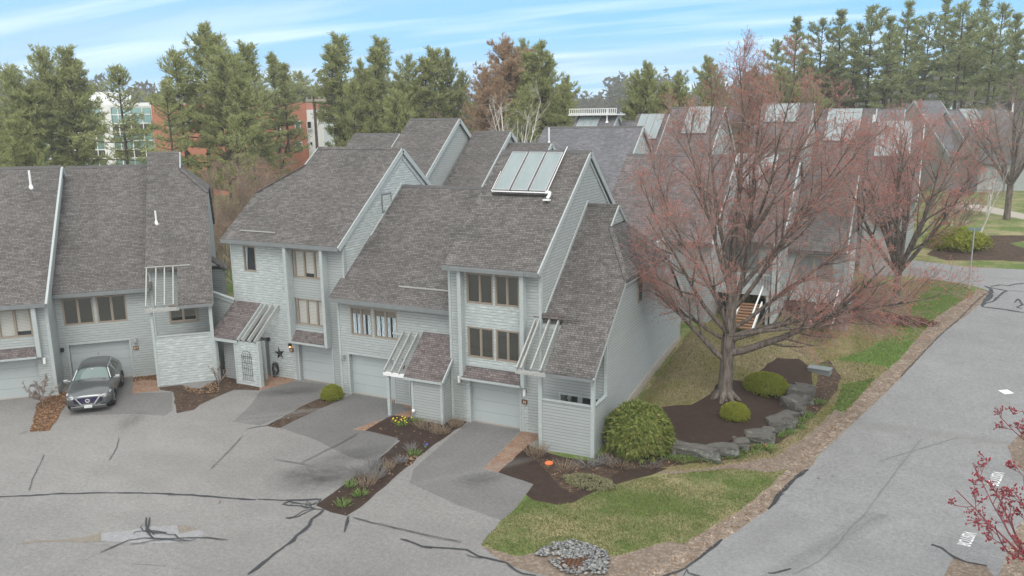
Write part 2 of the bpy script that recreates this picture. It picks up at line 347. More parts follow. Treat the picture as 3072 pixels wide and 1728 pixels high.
M['twig_red'] = flat('reddish twigs', (.30, .22, .195), .9, var=.3)
M['twig_brown'] = flat('brown twigs', (.27, .19, .145), .9, var=.3)
M['twig_crimson'] = flat('crimson twigs', (.2, .065, .07), .8, var=.3)
M['buds'] = flat('red maple buds', (.5, .17, .135), .8, var=.35, scale=2)
M['buds_crimson'] = flat('crimson buds', (.27, .035, .045), .7, var=.3)
def mk_leaf(name, a, b, c3=None, sc=.6, rough=.8, trans=.4):
    m = Mat(name, rough, 0, .2); n = m.noise(m.co('Object'), sc, 4, .7); g = m.n('ShaderNodeNewGeometry')
    st_ = [(.0, a), (.5, b)] + ([(1.0, c3)] if c3 else [(1.0, b)])
    c = m.ramp(m.math('ADD', m.math('MULTIPLY', g.outputs['Random Per Island'], .6), m.math('MULTIPLY', n, .4)), st_)
    m.color(c)
    tr = m.n('ShaderNodeBsdfTranslucent'); m.link(c, tr.inputs[0]); mxs = m.n('ShaderNodeMixShader'); mxs.inputs[0].default_value = trans
    m.link(m.b.outputs[0], mxs.inputs[1]); m.link(tr.outputs[0], mxs.inputs[2]); m.link(mxs.outputs[0], m.t.nodes['Material Output'].inputs[0])
    return m.m
M['pine'] = mk_leaf('pine needles', (.19, .22, .10), (.32, .35, .15), (.50, .51, .26), .25)
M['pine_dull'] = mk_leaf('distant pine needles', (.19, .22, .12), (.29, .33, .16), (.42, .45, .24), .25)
M['pine_brown'] = mk_leaf('brown tinged foliage', (.30, .21, .15), (.42, .29, .2), (.36, .3, .17), .25)
M['rhodo'] = mk_leaf('rhododendron leaves', (.09, .14, .035), (.2, .25, .065), (.38, .34, .12), .8, .5)
M['yew'] = mk_leaf('yew foliage', (.16, .19, .03), (.3, .33, .05), (.42, .44, .09), .9)
M['green_shoot'] = mk_leaf('fresh green shoots', (.09, .17, .04), (.2, .3, .09), (.3, .38, .14), 2)
M['straw'] = mk_leaf('dry stems', (.2, .145, .1), (.33, .26, .19), (.4, .33, .26), 2)
M['lavender'] = mk_leaf('grey lavender stems', (.17, .17, .165), (.28, .28, .28), (.35, .34, .35), 2)
M['yellow'] = flat('yellow petals', (.8, .6, .03), .6)
M['orange'] = flat('orange plastic', (.75, .2, .07), .5)
M['azalea'] = mk_leaf('dark azalea', (.13, .05, .05), (.2, .08, .08), (.26, .12, .11), 2)
M['litter'] = mk_leaf('fallen leaves', (.16, .09, .05), (.34, .22, .13), (.48, .36, .24), 3)
M['pebble'] = mk_leaf('river pebbles', (.16, .17, .18), (.34, .35, .36), (.68, .66, .62), 4)
M['grass_blade'] = mk_leaf('grass blades', (.09, .125, .035), (.17, .195, .065), (.31, .27, .14), .9)
# ---------------------------------------------------------------- ground, split into exact adjoining regions
def Zp(ox, oy, *pts): return [gpt(ox+x/3.354, oy+y/3.354) for x, y in pts]
def Dp(*pts): return [gd(x, y) if not isinstance(x, str) else None for x, y in pts]
def Wp(*pts): return [Vector((x, y, 0)) for x, y in pts]
verge_out = Dp((1712, 1440), (1729, 1427), (1775, 1392), (1818, 1359), (1880, 1318), (1932, 1282), (1957, 1244), (1994, 1212), (2032, 1181), (2067, 1137), (2122, 1087), (2180, 1033), (2237, 979), (2267, 949), (2320, 893), (2370, 839), (2420, 802), (2469, 762), (2489, 742), (2486, 731))
regions = []
def reg(name, mat, pts, **kw): regions.append((name, mat, [Vector((p.x, p.y)) for p in pts], kw))
# paved court in front of the rows and the road to the right
reg('court', 'asphalt', Wp((-95, -60)) + [st(-60, 44.8), st(-2.3, 44.8)] + Wp((-31.4, 30.9), (-23.9, 30.9), (-23.9, 30.2), (-17.3, 30.2), (-17.3, 29.4), (-11.0, 29.4), (-11.0, 27.6), (-12.4, 27.4))
    + Dp((1353, 1100), (1342, 1218), (1300, 1275), (1210, 1372), (1240, 1398), (1290, 1425), (1345, 1442), (1420, 1456), (1560, 1470), (1690, 1460)) + Wp((-3.5, 19.0), (-1, 8), (0, -60)))
reg('road', 'road', [gd(1690, 1460)] + verge_out + Dp((2440, 716), (2330, 700), (2270, 690), (2180, 700), (2180, 668), (2300, 655), (2440, 672), (2576, 678), (2700, 676)) + Wp((90, 80), (80, -60), (0, -60), (-1, 8), (-3.5, 19.0)))
reg('path', 'concrete', Dp((2385, 512), (2470, 515), (2576, 538), (2760, 575), (2760, 592), (2576, 552), (2470, 532), (2385, 522)))
reg('flower_bed_soil', 'mulch_old', Dp((2440, 600), (2490, 592), (2600, 592), (2700, 600), (2700, 615), (2576, 606), (2540, 612), (2600, 632), (2700, 640), (2700, 668), (2520, 655), (2380, 655), (2330, 640), (2390, 600)))
reg('flower_bed_soil', 'mulch_old', Dp((2385, 470), (2450, 462), (2450, 490), (2395, 500)))
# lawn beside and behind the last house
reg('side_lawn', 'grass_dry', [Vector((-10.2, 27.8, 0)), Vector((-10.2, 42, 0))] + Dp((1800, 790), (2330, 700), (2430, 716), (2450, 740), (2357, 800), (2270, 900), (2201, 960), (2120, 1060), (2060, 1120), (1940, 1180), (1700, 1190), (1560, 1170)))
reg('lawn_patch', 'grass_green', Dp((2240, 925), (2290, 882), (2357, 796), (2440, 742), (2425, 722), (2330, 712), (2300, 760), (2270, 820), (2180, 880), (2100, 905), (2190, 915)))
reg('lawn_patch', 'grass_green', Dp((2118, 968), (2200, 950), (2195, 960), (2143, 1018), (2093, 1055), (2086, 1048), (2108, 1000)))
# front lawn
reg('front_lawn', 'grass', Dp((1210, 1372), (1260, 1310), (1330, 1250), (1440, 1265), (1500, 1235), (1585, 1208), (1700, 1190), (1830, 1178), (1945, 1172), (2010, 1150), (2040, 1165), (1960, 1235), (1850, 1330), (1740, 1390), (1650, 1420), (1480, 1425), (1300, 1410)))
reg('bare_soil', 'dirt', Dp((1640, 1190), (1760, 1180), (1850, 1166), (1950, 1150), (2040, 1090), (2100, 1030), (2130, 1040), (2060, 1120), (1995, 1180), (1935, 1188), (1830, 1178), (1700, 1192)))
reg('bare_soil', 'dirt', Dp((1210, 1372), (1250, 1385), (1300, 1400), (1370, 1385), (1470, 1380), (1545, 1400), (1600, 1385), (1680, 1362), (1740, 1370), (1700, 1410), (1620, 1462), (1560, 1470), (1420, 1456), (1345, 1442), (1290, 1425), (1240, 1398)))
reg('gravel_verge', 'verge', verge_out + Dp((2455, 727), (2450, 740), (2357, 795), (2300, 860), (2257, 910), (2201, 956), (2143, 1021), (2095, 1062), (2045, 1108), (1985, 1178), (1900, 1255), (1818, 1310), (1736, 1356), (1686, 1390), (1620, 1440), (1560, 1470), (1690, 1460)))
# beds
reg('mulch_bed', 'mulch', Dp((1253, 1188), (1330, 1118), (1353, 1130), (1420, 1150), (1493, 1160), (1580, 1172), (1680, 1178), (1640, 1195), (1580, 1210), (1500, 1235), (1440, 1265), (1400, 1270), (1340, 1258), (1322, 1243), (1342, 1218)))
reg('planting_strip', 'mulch_old', Dp((1493, 1150), (1560, 1140), (1660, 1140), (1700, 1150), (1830, 1145), (1940, 1105), (2000, 1060), (2045, 1000), (2060, 940), (2055, 915), (2085, 905), (2115, 945), (2105, 985), (2050, 1045), (1960, 1115), (1850, 1155), (1700, 1172), (1600, 1180), (1500, 1165)))
reg('planting_strip', 'mulch_old', Dp((1340, 1150), (1420, 1165), (1500, 1172), (1560, 1185), (1530, 1205), (1440, 1240), (1410, 1225), (1370, 1180)))
tree_bed = Dp((1665, 1024), (1740, 1018), (1785, 992), (1800, 968), (1830, 955), (1880, 958), (1905, 940), (1930, 915), (1955, 900), (2010, 902), (2040, 925), (2045, 965), (2005, 1010), (1985, 1045), (1940, 1085), (1880, 1115), (1830, 1130), (1760, 1140), (1690, 1135), (1650, 1110), (1640, 1060))
reg('tree_bed', 'mulch', tree_bed)
reg('mulch_bed', 'mulch', Zp(700, 1200, (830, 1060), (980, 1130), (1140, 1165), (1280, 1080), (1600, 800), (1980, 480), (2350, 225), (2250, 150), (2100, 150), (1810, 140), (1580, 150), (1300, 325), (1520, 370), (1680, 410), (1500, 560), (1230, 760), (930, 985)))
reg('mulch_bed', 'mulch_old', Zp(700, 1200, (340, 260), (400, 275), (530, 290), (620, 260), (860, 130), (1060, 20), (1130, -60), (1040, -90), (930, -40), (700, 55), (500, 165)))
reg('walkway', 'brick_paving', Zp(700, 1200, (1170, 300), (1300, 325), (1580, 150), (1830, 178), (1820, 0), (1600, -20), (1560, 80), (1380, 185)))
reg('walkway', 'brick_paving', Dp((1215, 1180), (1253, 1188), (1330, 1118), (1353, 1105), (1357, 1085), (1311, 1085)))
reg('walkway', 'brick_paving', Zp(600, 800, (150, 1130), (420, 1040), (640, 1055), (780, 1075), (960, 1140), (900, 1190), (620, 1235), (560, 1250), (400, 1190)))
reg('mulch_bed', 'mulch_old', Zp(600, 800, (-190, 1190), (-80, 1225), (0, 1225), (150, 1150), (380, 1060), (395, 1180), (600, 1215), (600, 1245), (340, 1240), (130, 1330), (0, 1390), (-60, 1440), (-235, 1475), (-270, 1260), (-400, 1240), (-415, 1215)))
reg('leaf_covered_bed', 'leafbed', Dp((75, 1086), (95, 1015), (130, 985), (170, 985), (175, 1003), (150, 1045), (125, 1084)))
reg('walkway', 'brick_paving', Zp(0, 800, (1330, 1160), (1440, 1130), (1575, 1140), (1600, 1250), (1330, 1275)))
reg('leaf_covered_bed', 'leafbed', Zp(0, 800, (1340, 1112), (1570, 1085), (1578, 1140), (1440, 1135), (1335, 1162)))
reg('driveway', 'drive', Dp((1183, 1060), (1311, 1083), (1215, 1180), (1253, 1188), (1342, 1218), (1300, 1275), (1262, 1310), (1150, 1270), (1030, 1215), (1040, 1180), (1120, 1110)))
reg('driveway', 'drive', Dp((885, 990), (978, 1005), (1035, 1030), (886, 1080), (930, 1085), (1003, 1103), (940, 1165), (880, 1150), (790, 1105), (705, 1076), (780, 1040), (870, 1000)))
reg('driveway', 'drive', Zp(600, 800, (960, 1150), (1375, 1200), (1250, 1300), (1040, 1390), (950, 1449), (600, 1600), (330, 1560), (500, 1400), (620, 1240)))
reg('driveway', 'drive', Zp(0, 800, (750, 1150), (1340, 1112), (1330, 1275), (1735, 1262), (1735, 1449), (1660, 1500), (1350, 1480), (700, 1500)))
reg('bare_soil', 'dirt', [gpt(2832, 1728), gpt(2861, 1673), gpt(2960, 1698), gpt(2985, 1735), gpt(2950, 1800), gpt(2820, 1800)])
reg('bare_soil', 'verge', [gpt(2975, 1800), gpt(3008, 1700), gpt(3025, 1640), gpt(3050, 1580), gpt(3120, 1500), gpt(3300, 1500), gpt(3300, 1800)])
reg('bare_soil', 'dirt', [gpt(3022, 1340), gpt(3036, 1385), gpt(3100, 1440), gpt(3250, 1440), gpt(3250, 1230), gpt(3072, 1290)])

def pip(pts, x, y):
    n = len(pts); c = False; j = n-1
    for i in range(n):
        a, b = pts[i], pts[j]
        if (a.y > y) != (b.y > y) and x < (b.x-a.x)*(y-a.y)/(b.y-a.y)+a.x: c = not c
        j = i
    return c
vin = []; fin = []; ein = []
for name, mat, pts, kw in regions:      # wavy edges: long sides get extra points pushed a little off line
    out = []
    big = name in ('court', 'road')
    for i in range(len(pts)):
        a, b = pts[i], pts[(i+1) % len(pts)]; L = (b-a).length; out.append(a)
        if L < 12:
            k = int(L/0.5); amp = 0.015 if name in ('walkway', 'driveway', 'court', 'road') else 0.06
            nrm = Vector((-(b-a).y, (b-a).x))/max(L, 1e-3)
            for q in range(1, k):
                t = q/k; wgt = amp*math.sin(i*13.7+q*2.31)*random.uniform(.3, 1)
                out.append(a.lerp(b, t)+nrm*wgt)
    s0 = len(vin); vin += out; fin.append(list(range(s0, s0+len(out)))); kw['poly'] = out
gx = [(x+random.uniform(-.2, .2), y+random.uniform(-.2, .2)) for x in np.arange(-72, 42, 1.7) for y in np.arange(18, 110, 1.7)]
gx += [(x, y) for x in np.arange(-300, 300, 22) for y in np.arange(-80, 420, 22) if not (-74 < x < 44 and 16 < y < 112)]
gx += [(math.cos(a)*r, math.sin(a)*r) for r in (600, 1200, 3000, 7000) for a in np.linspace(0, 2*math.pi, 25)[:-1]]
vin += [Vector(p) for p in gx]
ov_, oe_, of_, _, _, orig = geometry.delaunay_2d_cdt(vin, [], fin, 0, 1e-4)
tb = [r[3]['poly'] for r in regions]
def bedz(x, y):
    g = gh(x, y); lift = .62+.06*(y-29)-g
    if x < -9.7 or lift <= 0: return g
    return g+lift*sm((37.0-y)/5.0)
groups = {}
bbs = [(min(p.x for p in r[3]['poly']), max(p.x for p in r[3]['poly']), min(p.y for p in r[3]['poly']), max(p.y for p in r[3]['poly'])) for r in regions]
for f, og in zip(of_, orig):
    cx_ = sum(ov_[i].x for i in f)/3; cy_ = sum(ov_[i].y for i in f)/3
    k = -1
    for q_ in range(len(regions)-1, -1, -1):
        bb = bbs[q_]
        if bb[0] <= cx_ <= bb[1] and bb[2] <= cy_ <= bb[3] and pip(regions[q_][3]['poly'], cx_, cy_): k = q_; break
    groups.setdefault(k, []).append(f)
ti = [i for i, r in enumerate(regions) if r[0] == 'tree_bed'][0]
def top_region(x, y):
    for q_ in range(len(regions)-1, -1, -1):
        bb = bbs[q_]
        if bb[0] <= x <= bb[1] and bb[2] <= y <= bb[3] and pip(regions[q_][3]['poly'], x, y): return regions[q_][0]
    return 'ground'
for k, fl in groups.items():
    ids = {}; vs = []; fs = []
    for f in fl:
        q = []
        for i in f:
            if i not in ids:
                ids[i] = len(vs); p = ov_[i]; z = gh(p.x, p.y)
                if k == ti: z = bedz(p.x, p.y)
                vs.append((p.x, p.y, z))
            q.append(ids[i])
        fs.append(tuple(q))
    if k == ti:                        # upright soil face round the raised bed
        cnt = {}
        for f in fs:
            for a, b in ((f[0], f[1]), (f[1], f[2]), (f[2], f[0])): cnt[tuple(sorted((a, b)))] = cnt.get(tuple(sorted((a, b))), 0)+1
        for (a, b), c in list(cnt.items()):
            if c == 1:
                m_ = len(vs); vs += [(vs[a][0], vs[a][1], gh(vs[a][0], vs[a][1])-.1), (vs[b][0], vs[b][1], gh(vs[b][0], vs[b][1])-.1)]; fs.append((a, b, m_+1, m_))
    me = bpy.data.meshes.new('ground'); me.from_pydata(vs, [], fs); me.update()
    nm, mt = ('ground', 'grass') if k < 0 else (regions[k][0], regions[k][1])
    me.materials.append(M[mt]); o = bpy.data.objects.new(nm, me); C.objects.link(o); o['kind'] = 'structure'
    bmn = bmesh.new(); bmn.from_mesh(me); bmesh.ops.recalc_face_normals(bmn, faces=bmn.faces)
    if sum(f.normal.z for f in bmn.faces) < 0: bmesh.ops.reverse_faces(bmn, faces=bmn.faces)
    bmn.to_mesh(me); bmn.free()

# tar lines over the cracks, thin strips lying on the paving
def strip(pts, w, z=.006, name='tar_seal', mat='tar', jit=.35):
    P = []
    pts = [Vector((p.x, p.y)) for p in pts]
    for a, b in zip(pts[:-1], pts[1:]):
        k = max(1, int((b-a).length/.25))
        for q in range(k): P.append(a.lerp(b, q/k))
    P.append(pts[-1]); vs = []; fs = []
    for i, p in enumerate(P):
        d = (P[min(i+1, len(P)-1)]-P[max(i-1, 0)]).normalized(); nr = Vector((-d.y, d.x))
        p = p + nr*random.uniform(-.02, .02); ww = w*(1+random.uniform(-jit, jit))*(.5 if i in (0, len(P)-1) else 1)
        for s in (-1, 1):
            q = p+nr*ww/2*s; vs.append((q.x, q.y, gh(q.x, q.y)+z))
    for i in range(len(P)-1): fs.append((2*i, 2*i+2, 2*i+3, 2*i+1))
    return vs, fs
def strips(name, lists, mat='tar', z=.008):
    mb = MB()
    for i, (pts, w) in enumerate(lists):
        vs, fs = strip(pts, w, z+i*.0012); mb.add(vs, fs)
    o = mb.build(name, M[mat]); o['kind'] = 'structure'; return o
Z7 = lambda *p: Zp(700, 1200, *p); Z0 = lambda *p: Zp(0, 1296, *p); Z4 = lambda *p: Zp(1400, 1296, *p); Z8 = lambda *p: Zp(2304, 700, *p); Z9 = lambda *p: Zp(2304, 1296, *p)
strips('tar_lines', [
    (Z0((-300, 665), (0, 655), (300, 640), (600, 622), (1000, 615), (1350, 612), (1700, 622), (2000, 640), (2300, 665), (2576, 685)), .10),
    (Z7((240, 1000), (500, 1010), (830, 1002), (880, 1005)), .10),
    (Z7((500, 1045), (560, 1025), (700, 1045), (800, 1050), (870, 1010)), .05), (Z7((490, 1050), (560, 1062), (700, 1070), (830, 1095), (910, 1105)), .06),
    (Z7((570, 1060), (600, 1040), (720, 1050), (790, 1080)), .04), (Z7((730, 1050), (760, 1005), (840, 995), (885, 1005), (850, 1040), (760, 1065)), .045),
    (Z7((560, 1065), (530, 1050), (520, 1035), (560, 1022), (610, 1030)), .035), (Z7((680, 1045), (690, 1075), (740, 1090), (820, 1080)), .04), (Z7((740, 1020), (770, 1040), (790, 1085), (750, 1088), (730, 1060)), .035),
    (Z7((910, 1105), (800, 1100), (700, 1120), (610, 1175), (525, 1190), (560, 1198), (650, 1175), (760, 1120), (820, 1098)), .045),
    (Z7((910, 1110), (860, 1150), (790, 1200), (760, 1265), (720, 1310), (640, 1370), (600, 1420), (530, 1470)), .12),
    (Z7((530, 1460), (300, 1640), (150, 1760)), .11),
    (Z7((1160, 1170), (1150, 1230), (1130, 1280), (1120, 1335)), .10),
    (Z7((1680, 1405), (1740, 1415), (1800, 1440), (1900, 1480), (2000, 1500)), .06),
    (Z4((-660, 1085), (-600, 1100), (-450, 1150), (-300, 1165), (-150, 1175), (0, 1190), (100, 1245), (160, 1275)), .05), (Z4((0, 1240), (60, 1265), (150, 1275)), .05),
    (Z4((100, 1250), (250, 1285), (400, 1320), (500, 1400), (560, 1430), (700, 1449)), .07),
    (Z7((130, 298), (220, 278), (340, 260), (480, 190)), .05),
    (Zp(0, 1296, (1480, 865), (1465, 930), (1480, 1000), (1520, 1060), (1560, 1085)), .07), (Z0((1510, 862), (1500, 920), (1495, 980), (1550, 1040)), .06), (Z0((1440, 930), (1420, 960), (1440, 1000), (1600, 1025), (1680, 1018), (1560, 1005), (1490, 995)), .04),
    (Z0((1010, 1222), (1150, 1160), (1290, 1100), (1450, 1075), (1650, 1085), (1900, 1072), (2100, 1070), (2290, 1095)), .05), (Z0((1300, 1138), (1400, 1130), (1550, 1095), (1700, 1090), (1800, 1105), (1920, 1100), (1980, 1080)), .04),
    (Z0((1350, 1035), (1360, 1015), (1460, 1000), (1640, 1025), (1700, 1040), (1760, 1040), (1800, 1080), (1880, 1100)), .04),
    (Z0((1690, 625), (1700, 645), (1760, 640), (1800, 630)), .03), (Z0((2225, 700), (2205, 730)), .04),
    (Z0((185, 28), (275, 0)), .05), (Z0((290, 600), (340, 450), (450, 230)), .02), (Z0((1100, 295), (1170, 170), (1200, 60)), .02), (Z0((2120, 380), (2300, 200), (2450, 40)), .02),
    (Z7((1200, 1185), (1400, 1240), (1700, 1310), (2000, 1380), (2300, 1440)), .03), (Z7((400, 600), (700, 650), (800, 685)), .02), (Z7((680, 640), (900, 530), (1100, 430), (1260, 340)), .025),
])
strips('tar_lines', [
    (Z4((2576, 1080), (2450, 1180), (2300, 1300), (2200, 1370), (2100, 1410), (1960, 1460)), .09), (Z4((2210, 1380), (2230, 1420), (2330, 1449), (2400, 1480)), .09), (Z4((2210, 1390), (2190, 1449)), .08),
    (Z9((0, 780), (60, 720), (100, 640), (200, 540), (300, 450), (400, 375)), .14), (Z9((100, 660), (165, 622)), .07), (Z9((0, 1425), (60, 1420), (130, 1400), (230, 1378)), .09),
    (Z9((1640, 1150), (1650, 1135), (1750, 1170), (1870, 1260), (2000, 1310), (2200, 1350)), .10), (Z9((490, 470), (520, 465)), .08), (Z9((640, 445), (665, 450)), .05),
    (Z8((2180, 530), (2240, 560), (2240, 620), (2150, 720), (2160, 740), (2400, 770), (2576, 800)), .16), (Z8((2230, 545), (2400, 580), (2360, 600), (2260, 690), (2200, 700), (2150, 730)), .14), (Z8((2250, 560), (2230, 640), (2180, 690)), .3),
    (Z8((2240, 535), (2350, 520), (2420, 530), (2500, 510), (2620, 505)), .12), (Z8((2400, 580), (2620, 585)), .05), (Z8((2480, 700), (2520, 660), (2560, 720), (2500, 745), (2560, 760)), .1),
    (Z8((1930, 860), (2080, 700), (2200, 600)), .05), (Z8((1330, 1449), (1600, 1160), (1750, 1010), (1930, 860)), .05),
])
strips('hairline_cracks', [(Z0((290, 600), (340, 450), (450, 230)), .02), (Z0((1100, 295), (1170, 170), (1200, 60)), .02), (Z0((2120, 380), (2300, 200), (2450, 40)), .02), (Z0((1310, 1325), (1500, 1335), (1680, 1350)), .02), (Z0((820, 1310), (960, 1230)), .02),
    (Z7((1200, 1185), (1400, 1240), (1700, 1310), (2000, 1380), (2300, 1440)), .03), (Z7((400, 600), (700, 650), (800, 685)), .02), (Z7((680, 640), (900, 530), (1100, 430), (1260, 340)), .025),
    (Z9((850, 940), (960, 850), (1080, 680), (1160, 570), (1300, 380), (1560, 50)), .03), (Z9((250, 1440), (520, 1300), (720, 1100), (850, 940)), .02), (Z9((1100, 300), (1500, 180), (1900, 60)), .02)], 'crack', .0045)
# faint light patch of worn sealer and a brown stain on the court
def patch(name, mat, pts, z):
    mb = MB(); mb.add([(p.x, p.y, gh(p.x, p.y)+z) for p in pts], [tuple(range(len(pts)))]); o = mb.build(name, M[mat]); o['kind'] = 'structure'
M['pale_patch'] = mk_asphalt('pale patch', (.235, .237, .245), (.275, .277, .288)); M['stain'] = mk_asphalt('rust stain', (.175, .158, .135), (.215, .19, .16))
patch('pale_patch', 'pale_patch', Z0((1020, 1020), (1300, 990), (1500, 950), (1780, 938), (1800, 1020), (2000, 985), (2060, 1010), (2000, 1095), (1600, 1120), (1015, 1100)), .004)
patch('stain', 'stain', Z0((850, 1060), (1018, 1010), (1018, 1100), (900, 1115), (700, 1105), (400, 1110), (150, 1140), (300, 1095), (600, 1085)), .004)
patch('stain', 'stain', Z0((1782, 938), (1900, 945), (1985, 970), (1900, 1005), (1803, 1022)), .005)

def soft_stain(name, p, rx, ry, rz, col, k):
    m = Mat(name, .8); v = m.co('Object'); g = m.n('ShaderNodeTexGradient', gradient_type='SPHERICAL'); m.link(v, g.inputs[0]); m.color(col)
    m.link(m.math('MULTIPLY', m.math('MULTIPLY', m.ramp(g.outputs['Fac'], [(0, W3(0)), (.75, W3(1))]), m.ramp(m.noise(v, 2.2, 5, .65), [(.3, W3(.25)), (.65, W3(1))])), k), m.b.inputs['Alpha'])
    q = MB(); q.add([(math.cos(a), math.sin(a), 0) for a in np.linspace(0, 2*math.pi, 25)[:-1]], [tuple(range(24))]); o = q.build(name, m.m); o.location = p+Vector((0, 0, .012)); o.scale = (rx, ry, 1); o.rotation_euler.z = rz; o['kind'] = 'structure'
soft_stain('oil_stain', Zp(700, 1200, (870, 770))[0], 2.2, 1.5, .6, (.05, .048, .045), .55); soft_stain('oil_stain', Zp(700, 1200, (1250, 560))[0], 2.2, .9, .9, (.07, .07, .07), .3)
soft_stain('oil_stain', Zp(700, 1200, (2500, 800))[0], 1.2, .7, .9, (.07, .07, .07), .3); soft_stain('oil_stain', Zp(600, 800, (900, 1260))[0], 1.8, .8, .7, (.06, .06, .06), .4)
soft_stain('oil_stain', gd(330, 1060), 1.6, .7, 2.2, (.08, .08, .08), .25); soft_stain('pale_wear', gd(1180, 1190), 3.4, .5, .95, (.32, .32, .31), .35); soft_stain('pale_wear', gd(720, 1040), 3.2, .45, .75, (.34, .34, .33), .4); soft_stain('pale_wear', gd(620, 1060), 3.2, .4, .75, (.34, .34, .33), .35)
soft_stain('pale_wear', gd(2010, 1300), 9, .5, 1.12, (.33, .33, .33), .35); soft_stain('pale_wear', gd(2200, 1300), 9, .5, 1.12, (.15, .15, .15), .25); soft_stain('pale_wear', gd(520, 1180), 5, 1.6, .2, (.3, .29, .28), .3)
patch('painted_mark', 'white', [gpt(2994, 1171), gpt(3022, 1169), gpt(3042, 1180), gpt(3014, 1183)], .006)
# soft oil stain and the flat lettering painted in the visitor bays
def text_obj(name, txt, size, mat, mw, parent=None, ext=.0, weight=0):
    cu = bpy.data.curves.new(name, 'FONT'); cu.body = txt; cu.size = size; cu.extrude = ext; cu.offset = weight; cu.align_x = 'LEFT'; cu.resolution_u = 3
    tmp = bpy.data.objects.new(name, cu); C.objects.link(tmp); dg = bpy.context.evaluated_depsgraph_get()
    me = bpy.data.meshes.new_from_object(tmp.evaluated_get(dg)); bpy.data.objects.remove(tmp); me.materials.clear(); me.materials.append(mat)
    o = bpy.data.objects.new(name, me); C.objects.link(o); o.parent = parent
    if parent: o.matrix_local = mw
    else: o.matrix_world = mw
    return o
def road_word(txt, v_top, r_bottom, wid, label):
    """letters run from v_top to r_bottom, their tops turned to the right"""
    a = gpt(*v_top); b = gpt(*r_bottom); d = (b-a); L = d.length; d.normalize(); nrm = Vector((0, 0, 1)); up = nrm.cross(d); up.normalize()
    o = text_obj('road_lettering', txt, 1.0, M['white'], Matrix.Identity(4), weight=.008)
    xs = [v.co.x for v in o.data.vertices]; ys = [v.co.y for v in o.data.vertices]; sx = L/(max(xs)-min(xs)); sy = wid/(max(ys)-min(ys))
    for v in o.data.vertices: v.co.x = (v.co.x-min(xs))*sx; v.co.y = (v.co.y-min(ys))*sy
    m = Matrix((d, up, d.cross(up))).transposed().to_4x4(); m.translation = a - up*wid/2 + Vector((0, 0, .01)); o.matrix_world = m
    tag(o, label, 'road marking', 'words painted in the visitor bays'); return o
road_word('VISITOR', (2911, 1597), (2890, 1638), .36, 'white word VISITOR painted on the road beside the pale concrete strip, lower right')
road_word('VISITOR', (2997, 1416), (2977, 1458), .36, 'white word VISITOR painted in the farther bay above the red budding branches')
# ---------------------------------------------------------------- building kit (all lengths in metres, x along the front, y into the house)
def skin(mb, x0, x1, z0, z1, y0, y1, holes):
    xs = sorted({x0, x1, *[h[0] for h in holes], *[h[1] for h in holes]}); 
    for a, b in zip(xs[:-1], xs[1:]):
        hs = sorted([(h[2], h[3]) for h in holes if h[0] <= a+1e-6 and h[1] >= b-1e-6]); z = z0
        for p, q in hs:
            if p > z+1e-4: mb.box(a, b, y0, y1, z, p)
            z = q
        if z < z1-1e-4: mb.box(a, b, y0, y1, z, z1)
def window(par, x0, x1, z0, z1, y, n=2, inner=None, frame='tan', rows=1, name='window', trim=None):
    """casement window set in an opening whose outer face is at y (house front looks to -y)"""
    f = MB(); t = .04; yo = y-.025; yi = y+.05
    f.box(x0-.03, x1+.03, yo, yi, z0-.06, z0+t); f.box(x0-.03, x1+.03, yo, yi, z1-t, z1+.03)
    f.box(x0-.03, x0+t, yo, yi, z0+t, z1-t); f.box(x1-t, x1+.03, yo, yi, z0+t, z1-t)
    w = (x1-x0)/n
    for i in range(1, n): f.box(x0+i*w-.03, x0+i*w+.03, yo+.006, yi, z0+t, z1-t)
    w_ = f.build(name, M[frame], par)
    for i in range(n):
        a = x0+i*w+(t if i == 0 else .03); b = x0+(i+1)*w-(t if i == n-1 else .03)
        s = MB(); e = .028
        s.box(a, b, y+.004, y+.045, z0+t, z0+t+e); s.box(a, b, y+.004, y+.045, z1-t-e, z1-t); s.box(a, a+e, y+.004, y+.045, z0+t+e, z1-t-e); s.box(b-e, b, y+.004, y+.045, z0+t+e, z1-t-e)
        s.build('sash', M[frame if frame != 'tan' else 'tan'], w_)
        p = MB(); p.box(a+e, b-e, y+.02, y+.028, z0+t+e, z1-t-e); p.build('pane', M['glass'] if inner else M['dark_glass'], w_)
        if inner in ('blinds', 'curtain', 'shutters'):
            q = MB(); zb = z0+t+e
            if inner == 'curtain':
                m_ = (a+b)/2
                q.box(a+e, m_-.04-(i % 2)*.06, y+.06, y+.075, zb, z1-t-e); q.box(m_+.03, b-e, y+.06, y+.075, zb, z1-t-e)
                q.build('curtain', M['curtain'], w_)
                v = MB(); v.box(a, b, y+.046, y+.058, z1-t-.30, z1-t); v.build('blind', M['tan'], w_)
            else:
                q.box(a+e, b-e, y+.06, y+.075, zb+(.18 if inner == 'blinds' and i % 2 else 0), z1-t-e); q.build('blind', M['blinds'], w_)
        elif inner == 'drape':
            q = MB(); q.add([(a+e, y+.06, z1-t-e), (a+e+.16, y+.06, z1-t-e), (a+e+.05, y+.06, z0+t+e), (a+e, y+.06, z0+t+e)], [(0, 1, 2, 3)]); q.build('curtain', M['curtain'], w_)
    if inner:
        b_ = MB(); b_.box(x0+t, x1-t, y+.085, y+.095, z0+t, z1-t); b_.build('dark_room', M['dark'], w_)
    return w_
def garage(par, x0, x1, z1, y, n=4, z0=0.0):
    g = MB(); h = (z1-z0)/n
    for i in range(n): g.box(x0+.003, x1-.003, y, y+.06, z0+i*h+.008, z0+(i+1)*h-.004)
    g.box(x0+.003, x1-.003, y+.02, y+.061, z0, z1)
    d = g.build('garage_door', M['garage'], par)
    s = MB(); s.box(x0, x1, y-.02, y+.004, z0, z0+.045); s.build('bottom_seal', M['concrete'], d)
    return d
